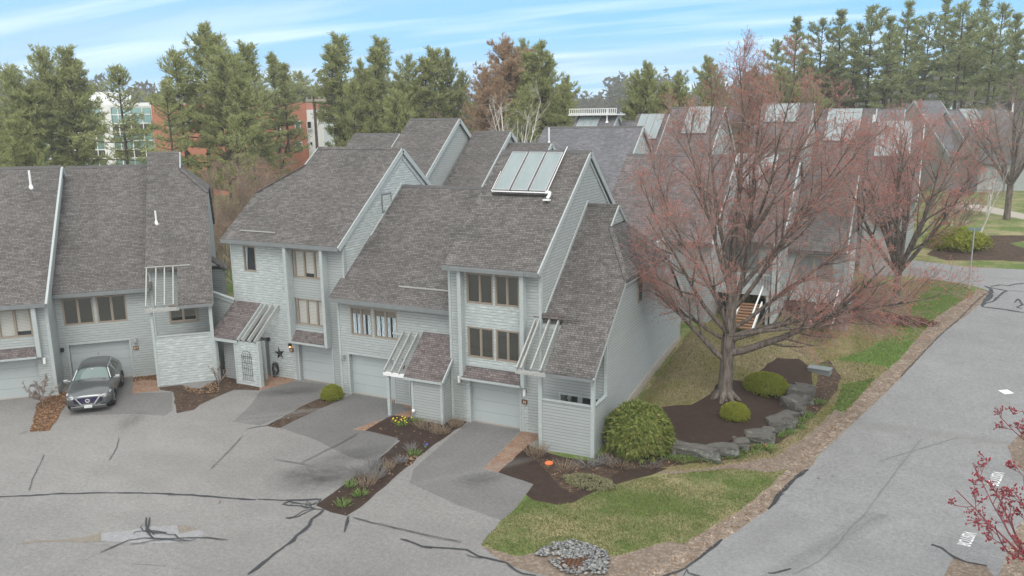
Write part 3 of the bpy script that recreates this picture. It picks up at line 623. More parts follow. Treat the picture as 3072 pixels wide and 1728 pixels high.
def casing(par, x0, x1, z1, y, w=.09, z0=0.0):
    t = MB(); t.box(x0-w, x0, y-.03, y+.001, z0, z1+w); t.box(x1, x1+w, y-.03, y+.001, z0, z1+w); t.box(x0, x1, y-.03, y+.001, z1, z1+w)
    t.build('door_casing', M['trim'], par)
def gable_body(par, x0, x1, yf, zf, yr, zr, yb, zb, mat='siding', z0=-.6, name='wall'):
    b = MB(); b.prism([(yf, z0), (yf, zf), (yr, zr), (yb, zb), (yb, z0)], x0, x1); return b.build(name, M[mat], par)
def gable_roof(par, x0, x1, ye, ze, yr, zr, yb, zb, mat='shingle', th=.15, cap=True):
    r = MB(); r.prism([(ye, ze), (yr, zr), (yb, zb), (yb, zb-th), (yr, zr-th*1.25), (ye, ze-th)], x0, x1)
    o = r.build('roof', M[mat], par)
    if cap:
        c = MB(); s1 = (zr-ze)/(yr-ye); s2 = (zr-zb)/(yb-yr)
        c.prism([(yr-.15, zr-.15*s1+.02), (yr, zr+.035), (yr+.15, zr-.15*s2+.02), (yr+.15, zr-.15*s2), (yr, zr+.001), (yr-.15, zr-.15*s1)], x0+.02, x1-.02); c.build('ridge_cap', M['shingle_dark'], o)
    return o
M['shingle_dark'] = flat('dark ridge shingles', (.10, .098, .1), .95, var=.3, scale=8)
def fascia(par, x0, x1, y, z, h=.17, mat='fascia'):
    f = MB(); f.box(x0, x1, y-.02, y+.02, z-.15-h*.35, z-.02); f.build('fascia', M[mat], par)
def rake(par, x, ye, ze, yr, zr, yb=None, zb=None, w=.05, h=.2, mat='trim', dz=-.12):
    t = MB(); t.beam((x, ye, ze+dz), (x, yr, zr+dz), w, h)
    if yb is not None: t.beam((x, yr, zr+dz), (x, yb, zb+dz), w, h)
    t.build('rake_board', M[mat], par)
def cboard(par, boxes, mat='trim'):
    for b in boxes: t = MB(); t.box(*b); t.build('corner_board', M[mat], par)
def hip_roof(par, fx, x0, x1, ye, ze, sf, yr, sb, yb, xr, zs, zh, hole=None, mat='shingle', th=.15):
    """gable roof whose far side (x1) is cut down to a side eave at height zs; fx maps x (for mirrored use)"""
    zr = ze+sf*(yr-ye); zb = zr-sb*(yb-yr); Yf = lambda z: ye+(z-ze)/sf; Yb = lambda z: yr+(zr-z)/sb
    P = lambda x, y, z: (fx(x), y, z)
    front = [P(x1, ye, ze), P(x1, Yf(zs), zs), P(xr, Yf(zh), zh), P(xr, yr, zr), P(x0, yr, zr)]
    if hole: xo, yo = hole; zo = ze+sf*(yo-ye); front += [P(x0, yo, zo), P(xo, yo, zo), P(xo, ye, ze)]
    else: front += [P(x0, ye, ze)]
    r = MB(); r.slab(front, th)
    r.slab([P(x1, yb, zb), P(x1, Yb(zs), zs), P(xr, Yb(zh), zh), P(xr, yr, zr), P(x0, yr, zr), P(x0, yb, zb)], th)
    r.slab([P(x1, Yf(zs), zs), P(x1, Yb(zs), zs), P(xr, Yb(zh), zh), P(xr, Yf(zh), zh)], th)
    o = r.build('roof', M[mat], par)
    c = MB()
    c.prism([(yr-.15, zr-.15*sf+.02), (yr, zr+.035), (yr+.15, zr-.15*sb+.02), (yr+.15, zr-.15*sb), (yr, zr+.001), (yr-.15, zr-.15*sf)], fx(x0), fx(xr))
    c.beam(P(x1, Yf(zs), zs+.02), P(xr, Yf(zh), zh+.015), .2, .03); c.build('ridge_cap', M[mat], o)
    # the little upright gable above the side slope
    g = MB(); q = .015*(1 if fx(1) > fx(0) else -1)
    a = [(fx(xr)+q, Yf(zh)+.15, zh+.05), (fx(xr)+q, Yb(zh)-.15, zh+.05), (fx(xr)+q, yr, zr-.12)]
    g.add(a+[(p[0]-.05*(1 if q > 0 else -1), p[1], p[2]) for p in a], [(0, 1, 2), (5, 4, 3), (0, 3, 4, 1), (1, 4, 5, 2), (2, 5, 3, 0)]); g.build('gable_infill', M['siding_worn'], par)
    t = MB(); xx = fx(xr)+q*2.5
    t.beam((xx, Yf(zh), zh-.02), (xx, yr, zr-.07), .06, .13); t.beam((xx, yr, zr-.07), (xx, Yb(zh), zh-.02), .06, .13); t.build('rake_board', M['trim'], par)
    return o, zr, zb, Yf, Yb
M['shingle_hip'] = flat('hip cap shingles', (.185, .182, .18), .95, var=.2, scale=5)
def pipe(par_label, p, h, r=.045, nm='vent_pipe', group='white vent pipes on the roofs'):
    t = thing(nm, p, 0, par_label, 'vent pipe', group)
    a = MB(); a.cyl((0, 0, -.1), (0, 0, h), r, r, 10); a.build('pipe', M['white'], t)
    b = MB(); b.cyl((0, 0, -.06), (0, 0, .1), r*2.2, r*1.3, 10); b.box(-.17, .17, -.12, .1, -.14, -.06); b.build('flashing', M['white'], t); return t

# ================= HOUSE: tower T4 with low wing (right end of the row)
h = thing('townhouse', (-17.45, 28.93, 0), 0, 'tall end townhouse with three large solar collectors and a low wing near the maple', 'house', 'grey blue townhouses along the court')
T4 = h
zE = 6.93; SL = .785; yr = 5.27; zr = zE+SL*(yr+.4); yb = 10.6; zb = zr-.82*(yb-yr)
gable_body(h, 0, 4.28, .25, zE-.15+.5, yr, zr-.19, yb-.3, zb-.1)
holes = [(.93, 3.28, -.6, 2.05), (.85, 2.11, 2.94, 4.3), (2.2, 3.3, 2.94, 4.3), (.85, 2.11, 5.3, 6.62), (2.2, 3.3, 5.3, 6.62)]
w = MB(); skin(w, 0, .59, -.6, 6.9, 0, .25, []); w.box(3.65, 4.28, 0, .25, -.6, 6.9); w.build('front_wall', M['siding'], h)
w = MB(); skin(w, .59, 3.65, -.6, 6.9, 0, .25, holes); w.build('bay_wall', M['siding_worn'], h)
b_ = MB(); b_.box(3.282, 3.48, -.012, 0, 0, 2.1); b_.build('door_surround', M['trim'], h)
gable_roof(h, -.04, 4.38, -.4, zE, yr, zr, yb, zb); fascia(h, -.04, 4.38, -.42, zE)
fb = MB(); fb.box(.35, 3.75, -.5, -.4, zE-.2, zE-.06); fb.build('gutter', M['fascia'], h)
rake(h, 4.36, -.4, zE, yr, zr, yb, zb, .06, .22)
tr = MB(); tr.beam((4.30, 0.1, zE+.18), (4.30, yr, zr-.42), .03, .12); tr.beam((4.30, yr, zr-.42), (4.30, yb-.4, zb-.2), .03, .12); tr.build('frieze_board', M['trim'], h)
cboard(h, [(-.02, .09, -.02, .02, 0, 6.75), (4.19, 4.305, -.022, .02, 0, 6.75), (4.285, 4.31, .02, .13, 3.5, 6.9)])
for a, b in ((.59, .76), (3.48, 3.65)):
    f = MB(); f.box(a, b, -.33, -.001, 2.03, 6.8); f.build('fin', M['trim'], h)
r = MB(); r.slab([(.765, -.002, 2.55), (3.475, -.002, 2.55), (3.475, -.37, 2.13), (.70, -.37, 2.13)], .07); r.build('garage_canopy', M['shingle_brown'], h)
f = MB(); f.box(.7, 3.475, -.40, -.372, 2.03, 2.12); f.box(.77, 3.47, -.02, -.003, 2.56, 2.66); f.build('canopy_fascia', M['trim'], h)
garage(h, .93, 3.28, 2.05, .2); casing(h, .93, 3.28, 2.05, 0, .08)
for z0, z1, inn in ((2.94, 4.3, None), (5.3, 6.62, None)):
    window(h, .88, 2.09, z0+.02, z1-.02, .03, 2, inn); window(h, 2.22, 3.3, z0+.02, z1-.02, .03, 2, inn)
# low wing
fx = lambda x: x
o_, zr4, zb4, Yf4, Yb4 = hip_roof(h, fx, 4.31, 7.22, -1.73, 3.38, .846, 5.0, .82, 11.3, 5.75, 6.42, 8.25, hole=(5.2, .12))
w = MB(); w.prism([(0, -.6), (0, 4.62), (5.0, zr4-.3), (11.0, zb4-.0), (11.0, -.6)], 4.281, 5.72); w.prism([(0, -.6), (0, 4.62), (1.95, 6.2), (8.2, 6.2), (11.0, zb4), (11.0, -.6)], 5.72, 7.1)
w.build('wing_wall', M['siding_clean'], h)
rake(h, 7.20, -1.73, 3.38, 1.84, 6.4, None, None, .05, .15)
t = MB(); t.beam((7.2, Yb4(6.42), 6.36), (7.2, 11.25, zb4-.12), .05, .2); t.box(7.17, 7.21, 1.9, 8.3, 6.2, 6.3); t.build('rake_board', M['trim'], h)
t = MB(); t.beam((4.33, .15, 4.98), (4.33, 5.0, zr4+.1), .05, .14); t.beam((4.33, 5.0, zr4+.1), (4.33, 5.9, zr4-.62), .05, .14); t.build('step_flashing', M['trim'], h)
w = MB(); w.box(4.95, 7.1, -1.43, -1.33, -.3, 2.1); w.box(7.0, 7.1, -1.33, -.001, -.3, 2.1); w.build('porch_wall', M['siding_clean'], h)
cb = MB(); cb.box(4.8, 4.95, -1.46, -1.31, -.3, 3.3); cb.box(6.98, 7.13, -1.46, -1.31, -.3, 3.35); cb.box(4.95, 6.98, -1.47, -1.31, 2.1, 2.14); cb.box(7.0, 7.14, -1.31, -.0, 2.1, 2.14); cb.box(6.99, 7.12, -.06, .0, 2.14, 4.4); cb.build('porch_post', M['trim'], h)
fs = MB(); fs.box(5.2, 7.2, -1.75, -1.70, 3.18, 3.3); fs.build('fascia', M['fascia'], h)
w = MB(); w.add([(7.09, -1.4, 2.95), (7.09, 0, 4.3), (7.09, 0, 4.62), (7.09, -1.4, 3.5)], [(0, 1, 2, 3)]); 
window(h, 5.1, 5.95, 1.1, 1.95, -.03, 1, None, 'trim'); window(h, 6.02, 6.8, 1.1, 1.95, -.03, 1, None, 'trim')
for i, x in enumerate((4.02, 4.2, 4.62, 5.02)):
    g = MB(); g.beam((x, .12, 4.93), (x, -1.72, 3.34), .055, .16); g.build('pergola_rafter', M['wood_grey'], h)
g = MB(); g.box(3.95, 5.25, -1.76, -1.66, 3.14, 3.28); g.build('pergola_beam', M['wood_grey'], h)
g = MB(); g.box(3.95, 5.9, -.02, .03, 5.0, 5.04); g.beam((3.95, .12, 5.1), (5.2, .12, 5.1), .2, .12); g.build('pergola_ledger', M['shingle_brown'], h)
# side window, foundation
for (ya, yb_, za, zb_) in ((3.75, 4.35, 5.05, 6.25),):
    f = MB(); f.box(7.10, 7.13, ya, yb_, za, zb_); sw = f.build('window', M['tan'], h)
    g = MB(); g.box(7.13, 7.136, ya+.08, yb_-.08, za+.08, zb_-.08); g.build('pane', M['dark_glass'], sw)
f = MB(); ys = np.linspace(.0, 11.0, 23)
for a, b in zip(ys[:-1], ys[1:]):
    za = gh(-10.3, 28.93+a); zb_ = gh(-10.3, 28.93+b)
    f.add([(7.1, a, za-.4), (7.125, a, za-.4), (7.125, a, za+.22), (7.1, a, za+.22), (7.1, b, zb_-.4), (7.125, b, zb_-.4), (7.125, b, zb_+.22), (7.1, b, zb_+.22)], [(1, 5, 6, 2), (2, 6, 7, 3)])
f.build('foundation', M['concrete'], h)

# ================= HOUSE: low unit U3 with porch
h = thing('townhouse', (-24.05, 29.75, 0), 0, 'low townhouse with white curtains between the two taller ones, small porch in front', 'house', 'grey blue townhouses along the court'); U3 = h
zE = 4.76; yr = 5.8; zr = 9.5; yb = 11.0; zb = zr-.8*(yb-yr)
gable_body(h, 0, 6.58, .25, zE+.3, yr, zr-.2, yb-.3, zb-.1)
holes = [(.5, 3.05, -.6, 2.02), (.68, 1.9, 2.97, 4.36), (2.02, 3.32, 2.97, 4.36)]
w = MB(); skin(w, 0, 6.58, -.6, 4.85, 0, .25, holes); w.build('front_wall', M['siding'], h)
gable_roof(h, -.25, 6.7, -.35, zE, yr, zr, yb, zb); fascia(h, -.25, 6.59, -.37, zE)
cboard(h, [(-.06, .05, -.025, .02, 0, 4.6)])
garage(h, .5, 3.05, 2.02, .2); casing(h, .5, 3.05, 2.02, 0, .08)
window(h, .7, 1.88, 2.99, 4.34, .03, 2, 'curtain'); window(h, 2.04, 3.3, 2.99, 4.34, .03, 2, 'curtain')
db = MB(); db.beam((3.2, .45, zE+.66), (5.9, .45, zE+.66), .03, .06); db.build('drip_edge', M['wood_grey'], h)
# porch: closet box under a shed roof, open pergola beside it
bx = MB(); bx.box(5.04, 6.56, -1.57, -.001, -.3, 1.98); bx.prism([(-1.57, 1.98), (-.001, 1.98), (-.001, 3.4), ], 5.04, 6.56); bx.build('porch_wall', M['siding_clean'], h)
cboard(h, [(5.0, 5.12, -1.595, -1.5, 0, 1.95), (6.47, 6.585, -1.595, -1.48, 0, 1.95)])
r = MB(); r.slab([(4.72, -.002, 3.56), (6.58, -.002, 3.56), (6.72, -.83, 2.78), (6.66, -1.68, 1.98), (4.70, -1.68, 1.98)], .1); r.build('porch_roof', M['shingle_brown'], h)
t = MB(); t.beam((6.68, -1.7, 1.9), (6.70, -.82, 2.72), .05, .14); t.box(4.7, 6.66, -1.71, -1.68, 1.83, 1.93); t.build('rake_board', M['trim'], h)
g = MB(); g.box(3.6, 5.04, -1.65, -1.5, 1.86, 2.0); g.build('pergola_beam', M['white'], h)
for x in (3.68, 4.06, 4.44):
    g = MB(); g.beam((x, -.003, 3.44), (x, -1.66, 2.06), .05, .15); g.build('pergola_rafter', M['wood_grey'], h)
g = MB(); g.box(3.72, 3.86, -1.6, -1.46, -.1, 1.86); g.build('porch_post', M['trim'], h)
g = MB(); g.box(3.05, 4.72, -.025, -.002, 3.26, 3.36); g.build('pergola_ledger', M['trim'], h)
d_ = MB(); d_.box(3.2, 3.95, -.18, -.001, 0, 1.95); dd = d_.build('closet_door', M['siding_clean'], h)
g = MB(); g.box(3.15, 3.2, -.2, 0, 0, 1.98); g.box(3.95, 4.02, -.2, 0, 0, 1.98); g.build('door_frame', M['trim'], h)
g = MB(); g.box(4.3, 4.95, -.02, -.001, 0, 1.95); g.build('entry_door', M['fascia'], h)

# ================= HOUSE: wide unit U2
h = thing('townhouse', (-31.25, 30.4, 0), 0, 'wide three storey townhouse with peeling gable and an iron star beside its entrance', 'house', 'grey blue townhouses along the court'); U2 = h
zE = 7.06; SL = .767; yr = 5.27; zr = zE+SL*(yr+.4); yb = 10.2; W2 = 7.15
fx = lambda x: W2-x        # mirrored: x runs from the right gable to the left side eave
def main_pt(px, py): # ray meets the main front slope
    n = Vector((0, -SL, 1)); d = ray(px, py); P0 = Vector((0, 30.0, zE)); t = (n.dot(P0-CAM))/n.dot(d); p = CAM+d*t; return p
pc = main_pt(740, 578); ph = main_pt(880, 494); pr_ = main_pt(949, 437)
o_, zr2, zb2, Yf2, Yb2 = hip_roof(h, fx, -.08, W2+.22, -.4, zE, SL, yr, .8, yb, W2-1.75, min(pc.z, 9.6), min(ph.z, 10.9), None)
print('U2 hip', pc, ph, pr_)
zs2 = min(pc.z, 9.6)
w = MB(); w.prism([(.25, -.6), (.25, zE+.28), (yr, zr2-.19), (yb-.3, zb2-.05), (yb-.3, -.6)], 1.75, W2); w.prism([(.25, -.6), (.25, zE+.28), (Yf2(zs2)+.1, zs2-.22), (Yb2(zs2)-.1, zs2-.22), (yb-.3, zb2-.05), (yb-.3, -.6)], 0, 1.75); w.build('wall', M['siding_worn'], h)
holes = [(.82, 1.65, 5.4, 6.72), (4.0, 6.03, 5.3, 6.72), (4.0, 6.03, 2.93, 4.3), (4.05, 6.15, -.6, 2.05), (1.5, 2.1, -.6, 2.0)]
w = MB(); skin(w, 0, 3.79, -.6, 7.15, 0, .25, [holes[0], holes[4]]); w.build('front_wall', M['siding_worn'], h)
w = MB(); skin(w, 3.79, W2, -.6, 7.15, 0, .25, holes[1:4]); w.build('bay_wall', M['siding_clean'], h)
fascia(h, -.22, W2+.06, -.42, zE)
db = MB(); db.beam((.7, .05, zE+.42), (3.0, .05, zE+.42), .03, .06); db.build('drip_edge', M['wood_grey'], h)
rake(h, W2+.07, -.4, zE, yr, zr2, yb, zb2, .06, .24)
tr = MB(); tr.beam((W2+.02, .1, zE+.05), (W2+.02, yr, zr2-.5), .03, .14); tr.beam((W2+.02, yr, zr2-.5), (W2+.02, yb-.4, zb2-.25), .03, .12)
tr.beam((W2+.02, -.3, 5.05), (W2+.02, 5.2, 9.58), .06, .18); tr.build('frieze_board', M['trim'], h)
ht = MB(); ht.box(W2+.001, W2+.03, 3.35, 4.05, 8.35, 9.15); hh = ht.build('gable_hatch', M['siding_worn'], h)
ft = MB(); 
for a in ((3.28, 3.35, 8.28, 9.22), (4.05, 4.12, 8.28, 9.22)): ft.box(W2+.002, W2+.045, a[0], a[1], a[2], a[3])
ft.box(W2+.002, W2+.045, 3.35, 4.05, 8.28, 8.35); ft.box(W2+.002, W2+.045, 3.35, 4.05, 9.15, 9.22); ft.build('hatch_frame', M['fascia'], hh)
cboard(h, [(-.02, .08, -.022, .02, 0, 6.95), (W2-.06, W2+.025, -.024, .02, 4.5, 6.95)])
for a, b in ((3.79, 3.97), (6.03, 6.2)):
    f = MB(); f.box(a, b, -.4, -.001, 2.03, 6.95); f.build('fin', M['trim'], h)
window(h, .84, 1.63, 5.42, 6.70, .03, 1, 'drape')
window(h, 4.12, 5.98, 5.32, 6.70, .03, 3, 'blinds'); window(h, 4.12, 5.98, 2.95, 4.28, .03, 3, 'shutters')
r = MB(); r.slab([(3.975, -.002, 2.64), (6.025, -.002, 2.64), (6.025, -.42, 2.16), (3.93, -.42, 2.16)], .07); r.build('garage_canopy', M['shingle_brown'], h)
f = MB(); f.box(3.93, 6.02, -.45, -.422, 2.06, 2.15); f.box(3.975, 6.025, -.02, -.003, 2.65, 2.74); f.build('canopy_fascia', M['trim'], h)
garage(h, 4.05, 6.15, 2.05, .2); casing(h, 4.05, 6.15, 2.05, 0, .08)
g = MB(); g.box(1.5, 2.1, .1, .15, 0, 2.0); dd = g.build('entry_door', M['fascia'], h)
g = MB(); g.box(1.42, 1.5, -.03, 0, 0, 2.08); g.box(2.1, 2.18, -.03, 0, 0, 2.08); g.box(1.5, 2.1, -.03, 0, 2.0, 2.08); g.build('door_casing', M['trim'], h)
# porch of U2
r = MB(); r.slab([(-.02, -.002, 3.80), (1.84, -.002, 3.80), (1.66, -1.7, 2.29), (-.2, -1.7, 2.29)], .1); r.build('porch_roof', M['shingle_brown'], h)
t = MB(); t.box(-.2, 1.66, -1.73, -1.70, 2.1, 2.24); t.beam((1.72, -1.72, 2.27), (1.9, -.01, 3.78), .05, .16); t.build('rake_board', M['trim'], h)
for x in (2.1, 2.5, 2.9):
    g = MB(); g.beam((x+.06, -.003, 3.76), (x-.1, -1.7, 2.28), .06, .2); g.build('pergola_rafter', M['wood_grey'], h)
g = MB(); g.box(1.5, 2.95, -1.68, -1.52, -.1, 2.2); g.build('porch_wall', M['siding_worn'], h)
cboard(h, [(1.38, 1.5, -1.7, -1.5, 0, 2.15), (2.9, 3.02, -1.7, -1.5, 0, 2.3)]); cboard(h, [(.04, .16, -1.7, -1.55, 0, 2.15), (2.2, 2.32, -.62, -.5, 0, 2.0)])
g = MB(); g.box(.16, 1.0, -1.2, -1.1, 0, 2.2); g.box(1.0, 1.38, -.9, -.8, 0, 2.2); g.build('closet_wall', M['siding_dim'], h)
g = MB(); g.box(-1.62, -.0, -.08, .05, -.3, 3.6); g.add([(-1.62, -.08, 3.6), (0, -.08, 3.6), (0, -.08, 3.8), (-1.62, -.08, 4.1), (-1.62, .05, 3.6), (0, .05, 3.6), (0, .05, 3.8), (-1.62, .05, 4.1)], [(0, 1, 2, 3), (7, 6, 5, 4), (3, 2, 6, 7), (1, 5, 6, 2), (0, 3, 7, 4)]); g.build('link_wall', M['siding'], h)
g = MB(); g.beam((-1.66, -.02, 4.14), (.04, -.02, 3.83), .22, .07); g.beam((-1.66, -.1, 4.0), (0, -.1, 3.69), .03, .14); g.build('link_cap', M['trim'], h)

# ================= HOUSE: U1 + its low wing (row turned 45 degrees)
h = thing('townhouse', st(-9.05, 44.4), math.radians(45), 'townhouse behind the parked car, low wing with slatted opening in the roof', 'house', 'grey blue townhouses along the court'); U1 = h
zE = 4.70; yr = 6.9; zr = zE+.80*(yr+.35); yb = 12.5; zb = zr-.8*(yb-yr)
gable_body(h, 0, 4.4, .25, zE+.3, yr, zr-.2, yb-.3, zb-.1)
holes = [(.38, 3.15, -.6, 2.0), (.3, 1.7, 3.0, 4.4), (1.83, 3.22, 3.0, 4.4)]
w = MB(); skin(w, 0, 4.4, -.6, 4.8, 0, .25, holes); w.build('front_wall', M['siding'], h)
gable_roof(h, .02, 4.5, -.35, zE, yr, zr, yb, zb); fascia(h, .02, 4.4, -.37, zE)
garage(h, .38, 3.15, 2.0, .2); casing(h, .38, 3.15, 2.0, 0, .08)
window(h, .32, 1.68, 3.02, 4.38, .03, 2, None); window(h, 1.85, 3.2, 3.02, 4.38, .03, 2, None)
fx = lambda x: x
o_, zr1, zb1, Yf1, Yb1 = hip_roof(h, fx, 4.3, 7.42, -2.3, 4.1, .77, 6.9, .8, 13, 6.0, 9.0, 10.3, hole=(5.8, -.28))
w = MB(); w.prism([(0, -.6), (0, 5.55), (6.9, zr1-.25), (12.7, zb1), (12.7, -.6)], 4.4, 5.97); w.prism([(0, -.6), (0, 5.55), (4.2, 8.8), (9.5, 8.8), (12.7, zb1), (12.7, -.6)], 5.97, 7.3); w.build('wing_wall', M['siding'], h)
w = MB(); w.box(4.6, 7.3, -2.08, -1.98, -.3, 2.5); w.box(7.2, 7.3, -1.98, -.001, -.3, 2.5); w.build('porch_wall', M['siding_worn'], h)
w = MB(); w.prism([(-1.2, 2.5), (0, 2.5), (0, 5.5), (-1.2, 4.6)], 7.2, 7.3); w.build('wing_side_wall', M['siding'], h)
cb = MB(); cb.box(4.48, 4.6, -2.11, -1.96, -.2, 4.0); cb.box(7.17, 7.33, -2.11, -1.96, -.2, 4.0); cb.box(4.6, 7.17, -2.12, -1.96, 2.5, 2.54); cb.build('porch_post', M['trim'], h)
fs = MB(); fs.box(5.75, 7.42, -2.33, -2.28, 3.9, 4.05); fs.build('fascia', M['fascia'], h); rake(h, 7.42, -2.3, 4.1, 4.1, 8.95, None, None, .05, .16, 'fascia')
for i, x in enumerate((4.36, 4.8, 5.2, 5.6)):
    g = MB(); g.beam((x, -.25, 5.62), (x, -2.25, 4.1), .055, .15); g.build('pergola_rafter', M['wood_grey'], h)
g = MB(); g.box(4.3, 5.85, -2.33, -2.22, 3.84, 4.0); g.build('pergola_beam', M['wood_grey'], h)
g = MB(); g.beam((4.3, -.25, 5.72), (6.4, -.25, 5.72), .05, .06); g.build('drip_edge', M['wood_grey'], h)
window(h, 5.2, 6.5, 2.75, 3.6, -.03, 2, None)
cboard(h, [(4.39, 4.5, -.03, 0, 0, 5.4)])
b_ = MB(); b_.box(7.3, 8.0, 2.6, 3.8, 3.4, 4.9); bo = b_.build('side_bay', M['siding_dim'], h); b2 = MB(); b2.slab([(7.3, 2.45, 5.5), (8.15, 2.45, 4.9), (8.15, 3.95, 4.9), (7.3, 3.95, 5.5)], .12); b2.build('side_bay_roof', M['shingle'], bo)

# ================= HOUSE: U0 at the left edge
h = thing('townhouse', st(-14.5, 42.67), math.radians(45), 'townhouse cut off by the left edge, pale blinds above its garage door', 'house', 'grey blue townhouses along the court'); U0 = h
zE = 4.68; yr = 7.4; zr = 10.62; yb = 13; zb = zr-.8*(yb-yr)
gable_body(h, 0, 5.45, .25, zE+.3, yr, zr-.2, yb-.3, zb-.1, 'siding')
holes = [(2.2, 4.76, -.6, 2.0), (3.35, 4.76, 3.03, 4.41)]
w = MB(); skin(w, 0, 5.45, -.6, 4.85, 0, .25, holes); w.build('front_wall', M['siding'], h)
gable_roof(h, -.1, 5.52, -.4, zE, yr, zr, yb, zb); fascia(h, -.1, 5.5, -.42, zE)
rake(h, 5.54, -.4, zE, yr, zr, yb, zb, .1, .2)
cboard(h, [(5.33, 5.475, -.025, .02, 0, 4.6), (5.452, 5.475, .02, .14, 0, 4.8)])
window(h, 3.37, 4.74, 3.05, 4.39, .03, 2, 'blinds'); garage(h, 2.2, 4.76, 2.0, .2)
f = MB(); f.box(4.84, 5.03, -.33, -.001, 2.05, 4.62); f.build('fin', M['trim'], h)
r = MB(); r.slab([(1.5, -.002, 2.52), (4.83, -.002, 2.52), (4.83, -.36, 2.12), (1.5, -.36, 2.12)], .07); r.build('garage_canopy', M['shingle_brown'], h)
f = MB(); f.box(1.5, 4.83, -.39, -.362, 2.02, 2.11); f.box(1.5, 4.83, -.02, -.003, 2.53, 2.62); f.build('canopy_fascia', M['trim'], h)

# ---------------------------------------------------------------- things fixed to the roofs and walls
def roof_frame(P0, sl, ang=0.0):
    """frame lying on a slope that rises along +y (before turning by ang)"""
    u = Vector((math.cos(ang), math.sin(ang), 0)); v = Vector((-math.sin(ang), math.cos(ang), sl)).normalized(); n = u.cross(v); return u, v, n
def on_plane(px, py, P0, n):
    d = ray(px, py); return CAM + d*(n.dot(P0-CAM)/n.dot(d))
uu, vv, nn = roof_frame(None, .785); P0 = Vector((-17.45, 28.53, 6.93))+nn*.17
tl = on_plane(1531, 455, P0, nn); tr_ = on_plane(1688, 459, P0, nn); bl = on_plane(1485, 566, P0, nn); br_ = on_plane(1645, 577, P0, nn)
# rectangle through the four measured corners
xa = (tl.x+bl.x)/2; xb = (tr_.x+br_.x)/2; va = ((bl-P0).dot(vv)+(br_-P0).dot(vv))/2; vb = ((tl-P0).dot(vv)+(tr_-P0).dot(vv))/2
print('panels', xa, xb, va, vb)
def collector(loc, u, v, n, wd, ht, label, group, frame=True):
    t = thing('solar_panel', loc, 0, label, 'solar panel', group)
    R = Matrix((u, v, n)).transposed().to_4x4(); R.translation = loc; t.matrix_world = R
    a = MB(); a.box(.035, wd-.035, .035, ht-.035, -.03, .01); a.build('glass_sheet', M['solar'], t)
    f = MB(); f.box(0, wd, 0, .035, -.09, .03); f.box(0, wd, ht-.035, ht, -.09, .03); f.box(0, .035, .035, ht-.035, -.09, .03); f.box(wd-.035, wd, .035, ht-.035, -.09, .03); f.build('frame', M['panel_frame'], t)
    return t
Wd = (xb-xa)/3; GRP = 'three collectors on the tall end house'
for i, nm in enumerate(('leftmost of the three large solar collectors on the tall end house', 'middle one of the three large solar collectors on the tall end house', 'right collector of the large trio, beside its white corner pipe')):
    p = P0+uu*(xa-P0.x+i*Wd+.03)+vv*va; collector(p, uu, vv, nn, Wd-.09, vb-va, nm, GRP)
t = thing('collector_pipe', P0+uu*(xa-P0.x)+vv*(va-.1), 0, 'white pipework along the lower edge of the large solar collectors ending in an elbow', 'pipe')
q = MB(); L_ = xb-xa; q.cyl((0, 0, 0), (L_, 0, 0), .03, .03, 8); q.build('header_pipe', M['white'], t)
q = MB(); q.tube([(L_-.02, 0, .02), (L_+.16, .02, .02), (L_+.2, -.12, -.1), (L_+.15, -.22, -.2)], .07, 8); q.box(L_, L_+.3, -.36, -.18, -.3, -.24); q.build('elbow', M['white'], t)
q = MB(); q.tube([(-.02, 0, .02), (-.05, 1.0, .8)], .015, 6); q.cyl((L_+.02, .02, .02), (L_+.02, 2.3, 1.85), .02, .02, 6); q.build('riser_pipe', M['white'], t)
r_ = MB(); r_.beam((0, .02, -.12), (L_, .02, -.12), .08, .05); r_.build('support_rail', M['black'], t)

def wall_thing(name, label, cat, loc, rz, group=None): return thing(name, loc, rz, label, cat, group)
def plaque(loc, rz, txt, label, w=.24, hh=.19):
    t = thing('house_number_sign', loc, rz, label, 'number sign', 'brown house number plaques beside the garage doors')
    a = MB(); a.box(-w/2, w/2, -.03, 0, -hh/2, hh/2); a.build('board', M['brown_plaque'], t)
    o = text_obj('numerals', txt, .15, M['cream'], Matrix.Identity(4), t, weight=.002)
    xs = [v.co.x for v in o.data.vertices]; k = min(1, (w-.05)/(max(xs)-min(xs)+1e-6)); mid = (max(xs)+min(xs))/2
    for v in o.data.vertices: x, y = v.co.x, v.co.y; v.co = ((x-mid)*k, -.034, y-.052)
plaque((-13.93, 28.905, 1.33), 0, '35', 'brown number plaque right of the end house garage, under a white lantern')
plaque((-27.66, 30.375, 1.56), 0, '53', 'brown number plaque lit from above, between iron star and garage')
plaque(st(-5.62, 44.38, 1.56), math.radians(45), '571', 'brown number plaque right of the garage where the car is parked')
def wall_lamp(loc, rz, label, mat='steel', s=1.0, kind='box'):
    t = thing('wall_lamp', loc, rz, label, 'wall lamp', 'lamps beside the garage doors')
    a = MB(); a.box(-.05*s, .05*s, -.03, 0, -.06*s, .06*s); a.build('back_plate', M['black'], t)
    b = MB()
    if kind == 'box': b.box(-.07*s, .07*s, -.17*s, -.032, -.1*s, .09*s)
    else: b.cyl((0, -.11, -.16), (0, -.11, .1), .065, .065, 12); b.cyl((0, -.11, .1), (0, -.11, .13), .075, .03, 12)
    b.build('shade', M[mat], t); return t
wall_lamp((-13.9, 28.92, 1.78), 0, 'white cylindrical lantern above the plaque of the end house', 'white', 1, 'cyl')
wall_lamp((-17.0, 28.92, 1.95), 0, 'small white lantern under the left fin of the end house, over the trellis', 'white', .8, 'cyl')
wall_lamp((-23.85+.0, 29.74, 1.85), 0, 'grey box lamp left of the garage under the white curtains')
wall_lamp(st(-5.6, 44.39, 1.98), math.radians(45), 'grey box lamp above the plaque near the parked car')
